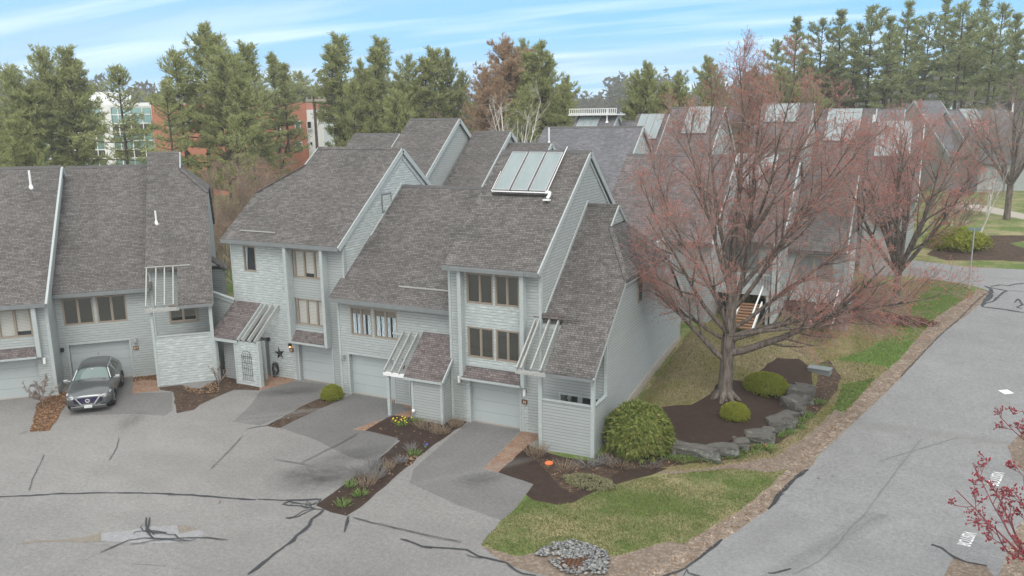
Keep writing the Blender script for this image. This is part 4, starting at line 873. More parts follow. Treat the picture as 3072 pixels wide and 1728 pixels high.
wall_lamp(st(-8.95, 44.39, 1.83), math.radians(45), 'dark lamp left of the garage where the car is parked', 'black')
wall_lamp(st(-9.42, 42.65, 1.83), math.radians(45), 'pale lamp between the leftmost garage and the house corner', 'white', .8, 'cyl')
wall_lamp((-29.1, 30.39, 1.98), 0, 'round black lamp beside the entrance behind the sloping rafters', 'black', .9)
lp = wall_lamp((-27.68, 30.38, 1.84), 0, 'lit amber lamp above the middle number plaque', 'black', .8)
M['glow'] = Mat('lamp glow').m; M['glow'].node_tree.nodes['Principled BSDF'].inputs['Emission Color'].default_value = (1, .45, .12, 1); M['glow'].node_tree.nodes['Principled BSDF'].inputs['Emission Strength'].default_value = 3.0; M['glow'].node_tree.nodes['Principled BSDF'].inputs['Base Color'].default_value = (1, .5, .2, 1)
q = MB(); q.cyl((0, -.09, -.14), (0, -.09, -.08), .03, .04, 8); q.build('bulb', M['glow'], lp)
# iron star
star = MB(); pts = []
for i in range(10):
    a = math.pi/2+i*math.pi/5+.15; r = .36 if i % 2 == 0 else .12; pts.append((math.cos(a)*r, -.01, math.sin(a)*r))
star.add(pts+[(0, -.08, 0), (0, 0, 0)], [(i, (i+1) % 10, 10) for i in range(10)]+[((i+1) % 10, i, 11) for i in range(10)])
so = star.build('star_ornament', M['black']); so.location = (-28.47, 30.38, 1.28); tag(so, 'five pointed dark iron star on the siding above a coiled hose', 'ornament')
# hose coil
t = thing('garden_hose', (-28.72, 30.36, .5), 0, 'dark garden hose coiled on a wall hanger under the iron star', 'hose')
q = MB()
for k in range(7):
    r = .2+.035*random.random(); ox, oz = random.uniform(-.04, .04), random.uniform(-.05, .05)-.02*k
    q.tube([(ox+math.cos(a)*r*.85, -.05-.02*k, oz+math.sin(a)*r*1.25) for a in np.linspace(0, 2*math.pi, 17)], .014, 5)
q.tube([(-.2, -.08, -.1), (-.16, -.15, -.35), (-.02, -.22, -.5)], .014, 5); q.build('coil', M['black'], t)
q = MB(); q.box(-.12, .12, -.05, 0, .16, .26); q.build('hanger', M['steel'], t)
# arched trellis with little leaves on the porch wall
def trellis(loc, rz, w, hgt, label, arch=True, nx=5, nz=6, mat='black', grp='wall trellises'):
    t = thing('trellis', loc, rz, label, 'trellis', grp); q = MB(); r = .009
    if arch:
        zc = hgt-w/2
        q.tube([(math.cos(a)*w/2, 0, zc+math.sin(a)*w/2) for a in np.linspace(math.pi, 0, 13)], r, 5)
        q.tube([(-w/2, 0, 0), (-w/2, 0, zc)], r, 5); q.tube([(w/2, 0, 0), (w/2, 0, zc)], r, 5)
        for i in range(1, nx): x = -w/2+w*i/nx; q.tube([(x, 0, 0), (x, 0, zc+math.sqrt(max(0, (w/2)**2-x*x))*.7)], r*.8, 5)
        for j in range(1, 4): q.tube([(-w/2, 0, zc*j/4), (w/2, 0, zc*j/4)], r*.8, 5)
        q.tube([(-w/2, 0, zc), (w/2, 0, zc)], r, 5)
        for k in range(12):
            x, z = random.uniform(-w*.4, w*.4), random.uniform(zc*.5, hgt*.92); q.add([(x-.03, -.01, z), (x, -.02, z+.025), (x+.035, -.01, z), (x, -.005, z-.02)], [(0, 1, 2, 3)])
    else:
        for i in range(nx+1): x = -w/2+w*i/nx; q.tube([(x, 0, 0), (x, 0, hgt)], r, 5)
        for j in range(nz+1): q.tube([(-w/2, 0, hgt*j/nz), (w/2, 0, hgt*j/nz)], r, 5)
    q.build('lattice', M[mat], t); return t
trellis((-29.05, 28.68, .25), 0, .62, 1.55, 'arched black wire trellis with small leaf shapes on the porch panel')
trellis((-17.02, 28.88, .15), 0, .55, 1.75, 'square wire trellis with bare vine stems left of the end house garage', False, 5, 9, 'wood_grey')
# small extras
t = thing('hose_reel', (-12.78, 28.85, .42), 0, 'small hose reel on the wall between end garage and porch post', 'hose reel'); q = MB(); q.tube([(math.cos(a)*.1, -.06, math.sin(a)*.12) for a in np.linspace(0, 6.28, 13)], .022, 6); q.build('reel', M['steel'], t); q = MB(); q.box(-.05, .05, -.05, 0, -.05, .05); q.build('bracket', M['black'], t)
t = thing('utility_meter', (-11.9, 28.9, 1.88-.05), 0, 'round grey meter on the wall inside the end porch', 'meter'); q = MB(); q.cyl((0, -.12, 0), (0, 0, 0), .08, .08, 12); q.build('dial', M['steel'], t); q = MB(); q.box(-.06, .06, -.06, 0, -.22, -.07); q.build('housing', M['fascia'], t)
t = thing('garden_light', (-18.95, 28.02, 0), 0, 'white globe garden lamp on a stake by the small porch box', 'garden lamp'); q = MB(); q.cyl((0, 0, 0), (.06, 0, .42), .014, .012, 8); q.build('stake', M['black'], t)
bm = bmesh.new(); bmesh.ops.create_uvsphere(bm, u_segments=14, v_segments=10, radius=.075); me = bpy.data.meshes.new('globe'); bm.to_mesh(me); bm.free(); me.materials.append(M['white']); o = bpy.data.objects.new('globe', me); C.objects.link(o); o.parent = t; o.location = (.07, 0, .47)
t = thing('hanging_pot', (-20.0+.05, 28.9, 1.98), 0, 'copper flower pot hanging under the narrow rafters', 'flower pot'); q = MB(); q.cyl((0, 0, 0), (0, 0, .15), .07, .11, 12); q.build('pot', M['copper'], t); q = MB(); [q.tube([(math.cos(a)*.1, math.sin(a)*.1, .15), (0, 0, .5)], .005, 4) for a in (0, 2.1, 4.2)]; q.build('hanger', M['black'], t)

# vent pipes
def on_roof(px, py, P0, sl, ang=0.0): u, v, n = roof_frame(P0, sl, ang); return on_plane(px, py, P0, n)
p1 = on_roof(469, 667, st(0, 42.1, 4.1), .77, math.radians(45)); pipe('white vent pipe low on the wing roof behind the parked car', p1, .62)
p1 = on_roof(93, 560, st(0, 42.27, 4.68), .762, math.radians(45)); pipe('white vent pipe near the ridge of the leftmost roof', p1, .85, .055)
# ---------------------------------------------------------------- the parked car
def make_car():
    t = thing('parked_car', st(-7.2, 39.35), math.radians(45), 'grey crossover car parked nose out before the left garage, chrome V shaped grille', 'car')
    Y = [0, .10, .40, .95, 1.40, 2.05, 2.9, 3.7, 4.25, 4.6, 4.75]
    Wd = [.74, .86, .945, .96, .96, .96, .96, .96, .95, .90, .80]
    BZ = [.66, .80, .93, 1.03, 1.09, 1.12, 1.15, 1.20, 1.22, 1.15, .98]
    RZ = [.70, .86, 1.00, 1.09, 1.17, 1.60, 1.69, 1.66, 1.50, 1.22, 1.0]
    RW = [.6, .70, .76, .78, .76, .63, .63, .60, .56, .58, .6]
    ring = []
    bm = bmesh.new()
    for y, w, bz, rz, rw in zip(Y, Wd, BZ, RZ, RW):
        half = [(0, .26), (w*.86, .26), (w, .40), (w*1.01, .68 if bz > .8 else bz*.8), (w*.96, bz), (rw, rz-.06), (rw*.62, rz), (0, rz+.015)]
        pts = half + [(-a, b) for a, b in half[-2:0:-1]]
        ring.append([bm.verts.new((a, y, b)) for a, b in pts])
    n = len(ring[0])
    for i in range(len(ring)-1):
        for j in range(n):
            f = bm.faces.new((ring[i][j], ring[i][(j+1) % n], ring[i+1][(j+1) % n], ring[i+1][j]))
            j_ = j if j < 7 else 13-j
            if i == 4 and j_ in (5, 6): f.material_index = 1
            if j_ == 4 and 4 <= i <= 7: f.material_index = 2
            if i == 8 and j_ in (5, 6): f.material_index = 4
            if j_ in (0,) or (j_ == 1): f.material_index = 3
    bm.faces.new(ring[0][::-1]); bm.faces.new(ring[-1])
    bmesh.ops.recalc_face_normals(bm, faces=bm.faces)
    me = bpy.data.meshes.new('tmp'); bm.to_mesh(me); bm.free()
    for k in range(5): me.materials.append(None)
    o = bpy.data.objects.new('tmp', me); C.objects.link(o); md = o.modifiers.new('s', 'SUBSURF'); md.levels = 3; md.render_levels = 3
    ev = bpy.data.meshes.new_from_object(o.evaluated_get(bpy.context.evaluated_depsgraph_get())); bpy.data.objects.remove(o)
    paint = Mat('car paint', .28, .55, .5); paint.color((.105, .115, .12)); paint.b.inputs['Coat Weight'].default_value = .7; paint.b.inputs['Coat Roughness'].default_value = .06; M['paint'] = paint.m
    lower = flat('lower cladding', (.05, .052, .055), .6)
    ws = Mat('windscreen', .04, 0, .9).color((.12, .17, .165)).m; M['windscreen'] = ws
    def part(name, idx, mat, parent):
        vs = {}; V = []; Fc = []
        for p in ev.polygons:
            if p.material_index in idx:
                q = []
                for i in p.vertices:
                    if i not in vs: vs[i] = len(V); V.append(tuple(ev.vertices[i].co))
                    q.append(vs[i])
                Fc.append(q)
        m_ = bpy.data.meshes.new(name); m_.from_pydata(V, [], Fc); m_.materials.append(mat)
        for p in m_.polygons: p.use_smooth = True
        ob = bpy.data.objects.new(name, m_); C.objects.link(ob); ob.parent = parent; return ob
    body = part('body', (0,), M['paint'], t); part('windscreen', (1,), ws, t); part('rear_window', (4,), M['dark_glass'], t); part('side_windows', (2,), M['dark_glass'], t); part('lower_sill', (3,), lower, t)
    # wheels
    for sx in (-1, 1):
        for y in (.93, 3.78):
            w = MB(); x0 = sx*.74; x1 = sx*.975; prof = [(.365, x0), (.365, x1-sx*.03), (.33, x1), (.25, x1), (.25, x0)]; nn_ = 28
            vs = []; fs = []
            for k in range(nn_):
                a = 2*math.pi*k/nn_
                for r, x in prof: vs.append((x, y+math.cos(a)*r, .365+math.sin(a)*r))
            for k in range(nn_):
                for q in range(len(prof)-1): fs.append((k*5+q, k*5+q+1, ((k+1) % nn_)*5+q+1, ((k+1) % nn_)*5+q))
            w.add(vs, fs); ty = w.build('wheel', M['tyre'], t, smooth=True)
            r_ = MB(); r_.cyl((x1-sx*.05, y, .365), (x1-sx*.06, y, .365), .25, .25, 24)
            for k in range(5):
                a = 2*math.pi*k/5+.3; c = Vector((x1-sx*.03, y, .365)); d = Vector((0, math.cos(a), math.sin(a))); r_.beam(c+d*.04, c+d*.25, .05, .03, up=(1, 0, 0))
            r_.cyl((x1-sx*.05, y, .365), (x1-sx*.015, y, .365), .05, .04, 12); r_.build('rim', M['steel'], ty)
            ar = MB(); P = []
            for k in range(13):
                a = math.pi*k/12; P.append((math.cos(a), math.sin(a)))
            for (a, b), (c, d) in zip(P[:-1], P[1:]): ar.beam((sx*.955, y+a*.42, .34+b*.43), (sx*.955, y+c*.42, .34+d*.43), .035, .09, up=(1, 0, 0))
            ar.build('wheel_arch', lower, t)
    # front: dark grille, chrome V, lamps, plate, emblem
    g = MB(); g.add([(-.40, -.035, .73), (.40, -.035, .73), (.26, -.06, .46), (-.26, -.06, .46), (-.40, .08, .75), (.40, .08, .75), (.26, .05, .44), (-.26, .05, .44)], [(3, 2, 1, 0), (0, 1, 5, 4), (1, 2, 6, 5), (2, 3, 7, 6), (3, 0, 4, 7)])
    for sx in (-1, 1): g.add([(sx*.52, -.005, .72), (sx*.70, .06, .72), (sx*.62, .03, .52), (sx*.42, -.03, .50)], [(0, 1, 2, 3)])
    gr = g.build('grille', M['grille'], t)
    v = MB()
    for sx in (-1, 1): v.beam((sx*.50, -.02, .775), (sx*.27, -.085, .47), .05, .075, up=(0, 1, 0))
    v.beam((-.29, -.085, .455), (.29, -.085, .455), .055, .07); v.build('chrome_trim', M['chrome'], gr)
    em = MB(); em.tube([(math.cos(a)*.085, -.10, .62+math.sin(a)*.075) for a in np.linspace(0, 2*math.pi, 21)], .013, 6); em.box(-.11, .11, -.115, -.085, .602, .638); em.build('emblem', M['chrome'], gr)
    for sx in (-1, 1):
        hl = MB(); P = [(sx*.56, .0, .80), (sx*.88, .42, .92), (sx*.93, .50, .84), (sx*.86, .13, .70), (sx*.58, -.02, .71)]
        hl.add(P+[(a, b+.1, c) for a, b, c in P], [(0, 1, 2, 3, 4), (0, 5, 6, 1), (1, 6, 7, 2), (2, 7, 8, 3), (3, 8, 9, 4), (4, 9, 5, 0)]); h_ = hl.build('headlight', M['lamp_lens'], t)
        l2 = MB(); l2.tube([(sx*.57, -.02, .785), (sx*.72, .10, .80), (sx*.78, .16, .745), (sx*.90, .38, .865)], .016, 6); l2.build('light_strip', M['white'], h_)
        fg = MB(); fg.box(sx*.66-.13, sx*.66+.13, -.02, .1, .36, .42); fg.build('fog_lamp', M['black'], t)
        mr = MB(); x0 = sx*1.0; mr.box(min(x0, x0+sx*.19), max(x0, x0+sx*.19), 1.52, 1.62, 1.10, 1.23); mr.beam((sx*.9, 1.62, 1.1), (sx*1.02, 1.58, 1.14), .05, .05); mo = mr.build('wing_mirror', M['steel'], t)
        bv = mo.modifiers.new('b', 'BEVEL'); bv.width = .03; bv.segments = 2
        hd = MB(); [hd.box(min(sx*.962, sx*.985), max(sx*.962, sx*.985), y, y+.18, .93, .96) for y in (2.35, 3.25)]; hd.build('door_handle', M['chrome'], t)
        pl = MB(); pl.beam((sx*.80, 1.50, 1.14), (sx*.65, 2.0, 1.50), .03, .05); pl.beam((sx*.885, 2.62, 1.13), (sx*.66, 2.60, 1.58), .05, .03); pl.beam((sx*.645, 2.0, 1.535), (sx*.64, 3.6, 1.62), .03, .03); pl.build('pillar', M['chrome'], t)
    bp = MB(); bp.box(-.72, .72, -.045, .06, .34, .375); bp.build('bumper_trim', M['chrome'], t)
    bp = MB(); bp.box(-.74, .74, -.03, .08, .22, .33); bp.build('bumper', lower, t)
    pt = MB(); pt.box(-.16, .16, -.115, -.08, .30, .42); pp = pt.build('number_plate', M['white'], t)
    M['plate_green'] = flat('plate green', (.12, .35, .25), .6)
    o = text_obj('plate_text', '388 3882', .075, M['plate_green'], Matrix.Identity(4), pp)
    xs = [v_.co.x for v_ in o.data.vertices]; md_ = (max(xs)+min(xs))/2; k = .27/(max(xs)-min(xs))
    for v_ in o.data.vertices: x, y = v_.co.x, v_.co.y; v_.co = ((x-md_)*k, -.118, y+.335)
    wp = MB(); wp.beam((-.55, 1.32, 1.165), (.05, 1.36, 1.2), .02, .02); wp.beam((.0, 1.33, 1.175), (.6, 1.34, 1.17), .02, .02); wp.build('wiper', M['black'], t)
    sk = MB(); sk.box(-.05, .05, 1.90, 1.93, 1.515, 1.53); sk.build('rear_view_mirror', M['white'], t)
    an = MB(); an.beam((0, 3.9, 1.66), (0, 4.0, 1.75), .02, .05); an.build('antenna_fin', M['paint'], t)
    return t
M['tyre'] = flat('tyre rubber', (.022, .022, .024), .85); M['grille'] = flat('dark grille mesh', (.022, .02, .055), .4); M['lamp_lens'] = flat('headlamp lens', (.45, .48, .5), .15, .4)
make_car()

# ---------------------------------------------------------------- houses farther back
def bg_house(label, L, R, w, rf=5.2, rb=5.2, sl=.8, rz=0.0, pan=None, wall='siding_clean', roof='shingle_far', zg=None, cut=0, wins=(), hip=False, grp='townhouses behind the court'):
    A = at_depth(*L, w); u = Vector((math.cos(rz), math.sin(rz), 0)); nrm = Vector((-math.sin(rz), math.cos(rz), 0)); d = ray(*R); B = CAM+d*(nrm.dot(A-CAM)/nrm.dot(d)); ln = (B-A).dot(u)
    zg = gh(A.x, A.y) if zg is None else zg; zr = A.z-zg
    t = thing('townhouse', (A.x, A.y, zg), rz, label, 'house', grp)
    gable_body(t, 0, ln, -rf+.3, zr-sl*rf+.1, 0, zr-.2, rb-.3, zr-sl*rb+.05, wall, -2.0)
    gable_roof(t, -.15, ln+.15, -rf, zr-sl*rf, 0, zr, rb, zr-sl*rb, roof)
    for x in ((ln+.14,) if rz == 0 else (-.14, ln+.14)): rake(t, x, -rf, zr-sl*rf, 0, zr, rb, zr-sl*rb, .07, .26)
    for x0, x1, z0, z1 in wins: window(t, x0, x1, z0, z1, -rf+.28, 2, 'blinds')
    if pan:
        x0, x1, k, v0, v1, plab = pan; uu, vv, nn = roof_frame(None, sl, rz)
        P = Vector((A.x, A.y, A.z))+nn*.14
        for i in range(k): collector(P+uu*(x0*ln+(x1-x0)*ln*i/k)-vv*v1, uu, vv, nn, (x1-x0)*ln/k-.06, v1-v0, ORD[k][i]+' '+plab, 'solar collectors on '+plab.split(' on ')[1])
    return t, A, u, ln, zr, zg
ORD = {3: ('left', 'middle', 'right'), 4: ('leftmost', 'second from left', 'third from left', 'rightmost')}
bgs = [
 # second row seen behind the big maple
 ('brown roofed house right behind the maple, its eave over pale decks', (1889, 462), (2205, 464), 50.0, 5.6, 5.6, .78, 0, None, 'siding_clean', 'shingle_brown'),
 ('tall house behind the maple twigs with solar collectors above its deck', (2200, 462), (2398, 465), 50.5, 5.8, 5.4, .78, 0, (.04, .72, 4, .15, 3.2, 'large solar collector seen through maple twigs on the second row tower'), 'siding_clean', 'shingle_brown'),
 ('low roofed house at the right end of the second row, half hidden by twigs', (2395, 520), (2570, 522), 51.5, 5.2, 5.2, .78, 0, None, 'siding', 'shingle'),
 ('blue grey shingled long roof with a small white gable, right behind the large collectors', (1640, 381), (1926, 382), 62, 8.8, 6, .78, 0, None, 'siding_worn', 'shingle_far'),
 ('roof with a narrow gable between the far tower and the large collectors', (1428, 395), (1528, 396), 58, 9, 5, .78, 0, None, 'siding', 'shingle'),
 ('low roof carrying a dark ridge just right of the bleached bare tree', (1520, 429), (1650, 431), 57, 8, 5, .78, 0, None, 'siding', 'shingle'),
 ('tall steep roof standing behind the peeling gable, long blank side wall', (1235, 357), (1374, 357), 58, 9.5, 6, .8, 0, None, 'siding_clean', 'shingle'),
 ('short grey roof with a small gable left of the tall steep roof', (1068, 401), (1196, 402), 60, 7, 6, .8, 0, None, 'siding', 'shingle'),
 ('lower roof squeezed against the blank side wall of the tall steep roof', (1372, 434), (1430, 434), 60.5, 8, 5, .8, 0, None, 'siding_clean', 'shingle_brown'),
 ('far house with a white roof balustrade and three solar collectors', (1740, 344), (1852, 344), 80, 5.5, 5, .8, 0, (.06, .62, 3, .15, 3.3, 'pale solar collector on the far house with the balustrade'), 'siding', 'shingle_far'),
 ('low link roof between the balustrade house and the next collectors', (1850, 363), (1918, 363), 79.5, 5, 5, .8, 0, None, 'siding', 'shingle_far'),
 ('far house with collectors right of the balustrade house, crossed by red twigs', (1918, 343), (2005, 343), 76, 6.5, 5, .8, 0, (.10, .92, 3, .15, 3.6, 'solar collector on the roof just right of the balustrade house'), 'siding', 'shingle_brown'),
 ('house with collectors under the left top of the maple crown', (2022, 323), (2172, 325), 72, 6.5, 5, .8, 0, (.33, .82, 3, .1, 3.6, 'solar collector on the roof under the left top of the maple'), 'siding', 'shingle_brown'),
 ('pale gabled house far behind the centre of the maple crown', (2205, 288), (2262, 289), 112, 6, 6, .8, 0, None, 'white', 'shingle_far'),
 ('far long roof behind the right top of the maple crown', (2290, 312), (2440, 314), 95, 6, 6, .8, 0, (.1, .75, 4, .2, 3.4, 'white far collector on the long roof behind the maple top'), 'siding', 'shingle_brown'),
 ('house with four collectors right of the maple crown', (2470, 328), (2625, 330), 66, 6.5, 5, .8, 0, (.12, .78, 4, .15, 4.0, 'broad solar collector on the left of the two rightmost collector roofs'), 'siding', 'shingle_brown'),
 ('house with collectors behind the smaller red tree, lower than its left neighbour', (2625, 366), (2768, 368), 62, 6.5, 5, .8, 0, (.08, .82, 4, .1, 4.0, 'broad solar collector on the right of the two rightmost collector roofs'), 'siding', 'shingle_brown'),
 ('small hazy roof left of the angled gable house', (2632, 327), (2712, 328), 96, 5.5, 5, .8, 0, None, 'siding', 'shingle_far'),
 ('angled house showing its pale gable end near the right edge', (2745, 302), (2817, 304), 106, 8, 7, .85, math.radians(35), None, 'siding', 'shingle_far'),
 ('angled long roof with a bright slanting collector near the right edge', (2842, 330), (3010, 331), 104, 8, 6.5, .8, math.radians(30), (.2, .5, 3, .0, 4.6, 'bright slanting collector on the angled roof near the right edge'), 'siding', 'shingle_far'),
 ('last house cut by the right edge of the photo under tall pines', (2990, 305), (3140, 305), 110, 8, 7, .8, math.radians(30), None, 'siding', 'shingle_far'),
]
BG = {}
for i, b in enumerate(bgs):
    lab, L, R, w, rf, rb, sl, rz, pan, wall, roof = b
    t, A, u, ln, zr, zg = bg_house(lab, L, R, w, rf, rb, sl, rz, pan, wall, roof)
    ze = zr-sl*rf; BG[i] = (A.copy(), sl, rz)
    if i < 3:
        yf = -rf+.3; n_ = max(1, int(ln/4.5))
        for k in range(n_):
            xa = k*ln/n_+.8; xb = xa+2.0
            window(t, xa, xb, ze-1.75, ze-.35, yf-.02, 2, 'blinds')
            # deck with railing, posts, stair
            dz = ze-2.45; dk = MB(); dk.box(xa-.5, xb+.9, yf-1.8, yf-.001, dz-.14, dz); dk.box(xa-.5, xb+.9, yf-1.86, yf-1.8, dz-.22, dz+.02); dko = dk.build('deck', M['trim'], t)
            rl = MB(); rl.box(xa-.5, xb+.9, yf-1.84, yf-1.79, dz+.88, dz+.94)
            for q in np.arange(xa-.5, xb+.9, .16): rl.box(q, q+.035, yf-1.83, yf-1.80, dz+.05, dz+.88)
            rl.build('railing', M['trim'], dko)
            ps = MB(); ps.box(xa-.5, xa-.36, yf-1.8, yf-1.66, -1, dz-.14); ps.box(xb+.74, xb+.88, yf-1.8, yf-1.66, -1, dz-.14); ps.build('deck_post', M['trim'], dko)
            dv = MB(); dv.box(xa-.2, xb+.4, yf-.03, yf-.001, .1, dz-.4); dv.build('dark_doorway', M['dark_glass'], t)
            fr_ = MB(); fr_.box(xb+1.0, xb+1.16, yf-1.9, yf-.002, -1, ze+.15); fr_.build('fin', M['trim'], t)
            sb = MB(); sb.beam((xb+.55, yf-1.85, dz*.55), (xb+.55, yf-4.6, -.1), .06, .22); sb.beam((xb-.55, yf-1.85, dz*.55), (xb-.55, yf-4.6, -.1), .06, .22)
            sb.beam((xb+.55, yf-1.85, dz*.55+.9), (xb+.55, yf-4.6, .85), .06, .08); sb.build('stair_string', M['white'], dko)
            sp2 = MB()
            for q in range(9): f_ = (q+.5)/9; sp2.box(xb-.52, xb+.52, yf-1.85-2.7*f_-.15, yf-1.85-2.7*f_+.13, dz*.55*(1-f_)-.05, dz*.55*(1-f_))
            sp2.build('stair_treads', M['cedar'] if 'cedar' in M else M.setdefault('cedar', flat('cedar steps', (.26, .15, .09), .8)), dko)
    if i == 9:
        bal = MB(); x0, x1 = -.7, ln+.3
        for zz in (.06, .5): bal.box(x0, x1, -1.1, -1.0, zr+zz, zr+zz+.07); bal.box(x0, x0+.1, -1.0, 1.2, zr+zz, zr+zz+.07)
        for q in np.arange(x0, x1, .2): bal.box(q, q+.05, -1.08, -1.02, zr+.13, zr+.5)
        bal.box(x0-.1, x1+.1, -1.15, 1.2, zr-.08, zr+.03); bal.build('roof_balustrade', M['white'], t)
for i, (px, py, hh, r, lab) in {3: (1647, 428, 1.1, .06, 'thin white vent pipe on the blue grey long roof'), 9: (1821, 366, 1.3, .08, 'white vent pipe beside the collectors of the balustrade house'), 15: (2618, 396, 1.3, .08, 'white vent pipe left of the rightmost collector roof'), 19: (3037, 333, 1.0, .08, 'small white vent pipe on the roof by the right edge')}.items():
    A, sl, rz = BG[i]; pipe(lab, on_roof(px, py, A, sl, rz), hh, r)
# offices beyond the pines
AZ = -YAW
def local(px, py, w, ref): v = at_depth(px, py, w)-ref; return Vector((v.x*math.cos(AZ)+v.y*math.sin(AZ), -v.x*math.sin(AZ)+v.y*math.cos(AZ), v.z))
def off_box(par, pxl, pxr, ptop, w, mat, name, dep=14):
    a = local(pxl, ptop, w, par.location); b = local(pxr, ptop, w, par.location); q = MB(); q.box(a.x, b.x, a.y, a.y+dep, -3, (a.z+b.z)/2); q.build(name, M[mat], par)
def off_wins(par, cols, w, mat='teal', fr='white', name='window'):
    for (x0, x1, y0, y1) in cols:
        a = local(x0, y0, w, par.location); b = local(x1, y1, w, par.location); f = MB(); f.box(a.x, b.x, a.y-.12, a.y-.01, b.z, a.z); fo = f.build(name, M[fr], par)
        g = MB(); g.box(a.x+.12, b.x-.12, a.y-.16, a.y-.122, b.z+.2, a.z-.12); g.build('pane', M[mat], fo)
M['teal'] = Mat('green tinted glass', .1, .5, .8).color((.22, .36, .36)).m
loc = at_depth(455, 480, 112); loc.z = gh(loc.x, loc.y)
t = thing('brick_office', loc, AZ, 'orange red brick office block with a white end bay seen between the pines', 'office building')
off_box(t, 452, 917, 311, 112, 'redbrick', 'brick_wall', 16); off_box(t, 917.2, 968, 329, 112.3, 'white', 'end_bay', 9)
off_wins(t, [(502, 530, 362, 388), (552, 574, 357, 372), (884, 902, 362, 390), (886, 907, 425, 453), (640, 662, 360, 388), (700, 722, 360, 388), (760, 782, 362, 390), (820, 842, 362, 390)], 112)
off_wins(t, [(920, 936, 363, 388), (924, 940, 424, 440)], 112.3, 'dark_glass')
loc = at_depth(200, 480, 114); loc.z = gh(loc.x, loc.y)
t = thing('glass_office', loc, AZ, 'white and green glass office block behind the leftmost pines', 'office building')
off_box(t, 60, 458, 310, 114, 'white', 'wall', 12); off_box(t, 245, 335, 276, 116, 'white', 'roof_plant', 6)
a = local(60, 318, 114, loc); b_ = local(452, 500, 114, loc)
for nm_, (xa, xb_) in (('curtain_wall', (a.x, b_.x)),):
    gl = MB(); gl.box(xa, xb_, a.y-.1, a.y-.005, -2, a.z-.5); go_ = gl.build(nm_, M['teal'], t)
ml = MB()
for x in np.arange(a.x, b_.x, 1.7): ml.box(x, x+.12, a.y-.2, a.y-.101, -2, a.z-.5)
for z in np.arange(.6, a.z, 1.2): ml.box(a.x, b_.x, a.y-.19, a.y-.102, z, z+.13)
ml.build('mullions', M['white'], go_)
ds = MB()
for z in (2.0, 5.4, 8.8): ds.box(a.x, b_.x, a.y-.13, a.y-.1005, z, z+1.3)
ds.build('dark_band', M['dark_glass'], go_)
wp = MB(); wp.box(a.x+(b_.x-a.x)*.62, a.x+(b_.x-a.x)*.70, a.y-.25, a.y-.21, -2, a.z); wp.build('white_pier', M['white'], t)
# utility pole and its wires
pb = at_depth(950, 420, 92); zb_ = gh(pb.x, pb.y); tp = at_depth(942, 290, 92)
t = thing('utility_pole', (pb.x, pb.y, zb_), 0, 'wooden utility pole with one crossarm before the brick office', 'utility pole')
q = MB(); q.cyl((0, 0, -1), (0, 0, tp.z-zb_), .2, .15, 10); q.build('pole', M['bark_pine'], t)
q = MB(); q.box(-1.15, 2.0-.4, -.1, .1, tp.z-zb_-.55, tp.z-zb_-.3); q.build('crossarm', M['concrete'], t)
q = MB(); [q.cyl((x, 0, tp.z-zb_-.3), (x, 0, tp.z-zb_-.05), .05, .05, 6) for x in (-1.0, -.3, .7, 1.4)]; q.build('insulator', M['steel'], t)
q = MB(); q.tube([(-1.2, -.1, tp.z-zb_-3.2), (-1.0, -.1, tp.z-zb_-5), (-.2, -.1, tp.z-zb_-7), (-.15, -.1, 0)], .05, 6); q.build('conduit', M['steel'], t)
wr = MB()
for k, (x, z) in enumerate(((-1.0, -.1), (-.3, -.1), (1.4, -.1))):
    p0 = Vector((pb.x+x, pb.y, tp.z+z)); p1 = at_depth(600, 328+k*5, 128)
    pts = [p0.lerp(p1, s)-Vector((0, 0, 2.0*s*(1-s)*2)) for s in np.linspace(0, 1, 12)]; wr.tube(pts, .02, 4)
tag(wr.build('power_lines', M['black']), 'three thin power lines sagging left from the utility pole', 'wires')

# street sign by the junction
p = gpt(2905, 866); t = thing('street_sign', p, 0, 'thin grey street sign post with a green blade at the junction', 'street sign')
q = MB(); q.cyl((0, 0, -.1), (0, 0, 4.0), .045, .04, 8); q.build('post', M['steel'], t); q = MB(); q.box(-.35, .35, -.02, .02, 3.85, 4.05); q.build('blade', flat('sign green', (.16, .24, .22), .7), t)
q = MB(); q.cyl((0, 0, -.1), (0, 0, .35), .09, .09, 8); q.build('footing', M['concrete'], t)
p = gd(2062, 937); t = thing('utility_box', p, math.radians(-8), 'low grey green utility box lying in the planting right of the boulders', 'utility box')
q = MB(); q.box(-.5, .5, -.28, .28, -.1, .2); q.box(-.53, .53, -.31, .31, .2, .25); q.build('cover', M['fascia'], t)
# ---------------------------------------------------------------- trees
def tubes_np(P0, P1, R0, R1, n):
    d = P1-P0; L = np.linalg.norm(d, axis=1, keepdims=True)+1e-9; d = d/L
    ref = np.where(np.abs(d[:, 2:3]) < .9, np.array([[0, 0, 1.]]), np.array([[1., 0, 0]])); a = np.cross(d, ref); a /= np.linalg.norm(a, axis=1, keepdims=True)+1e-9; b = np.cross(d, a)
    th = np.arange(n)*2*np.pi/n; c = np.cos(th)[None, :, None]; s = np.sin(th)[None, :, None]
    off = a[:, None]*c+b[:, None]*s
    V = np.concatenate([P0[:, None]+off*R0[:, None, None], P1[:, None]+off*R1[:, None, None]], 1)  # m,2n,3
    m = len(P0); base = (np.arange(m)*2*n)[:, None, None]; i = np.arange(n); j = (i+1) % n
    Fc = np.stack([i, j, j+n, i+n], 1)[None]+base
    return V.reshape(-1, 3), Fc.reshape(-1, 4)
def rnd_dir(): 
    v = rng.normal(size=3); return v/np.linalg.norm(v)
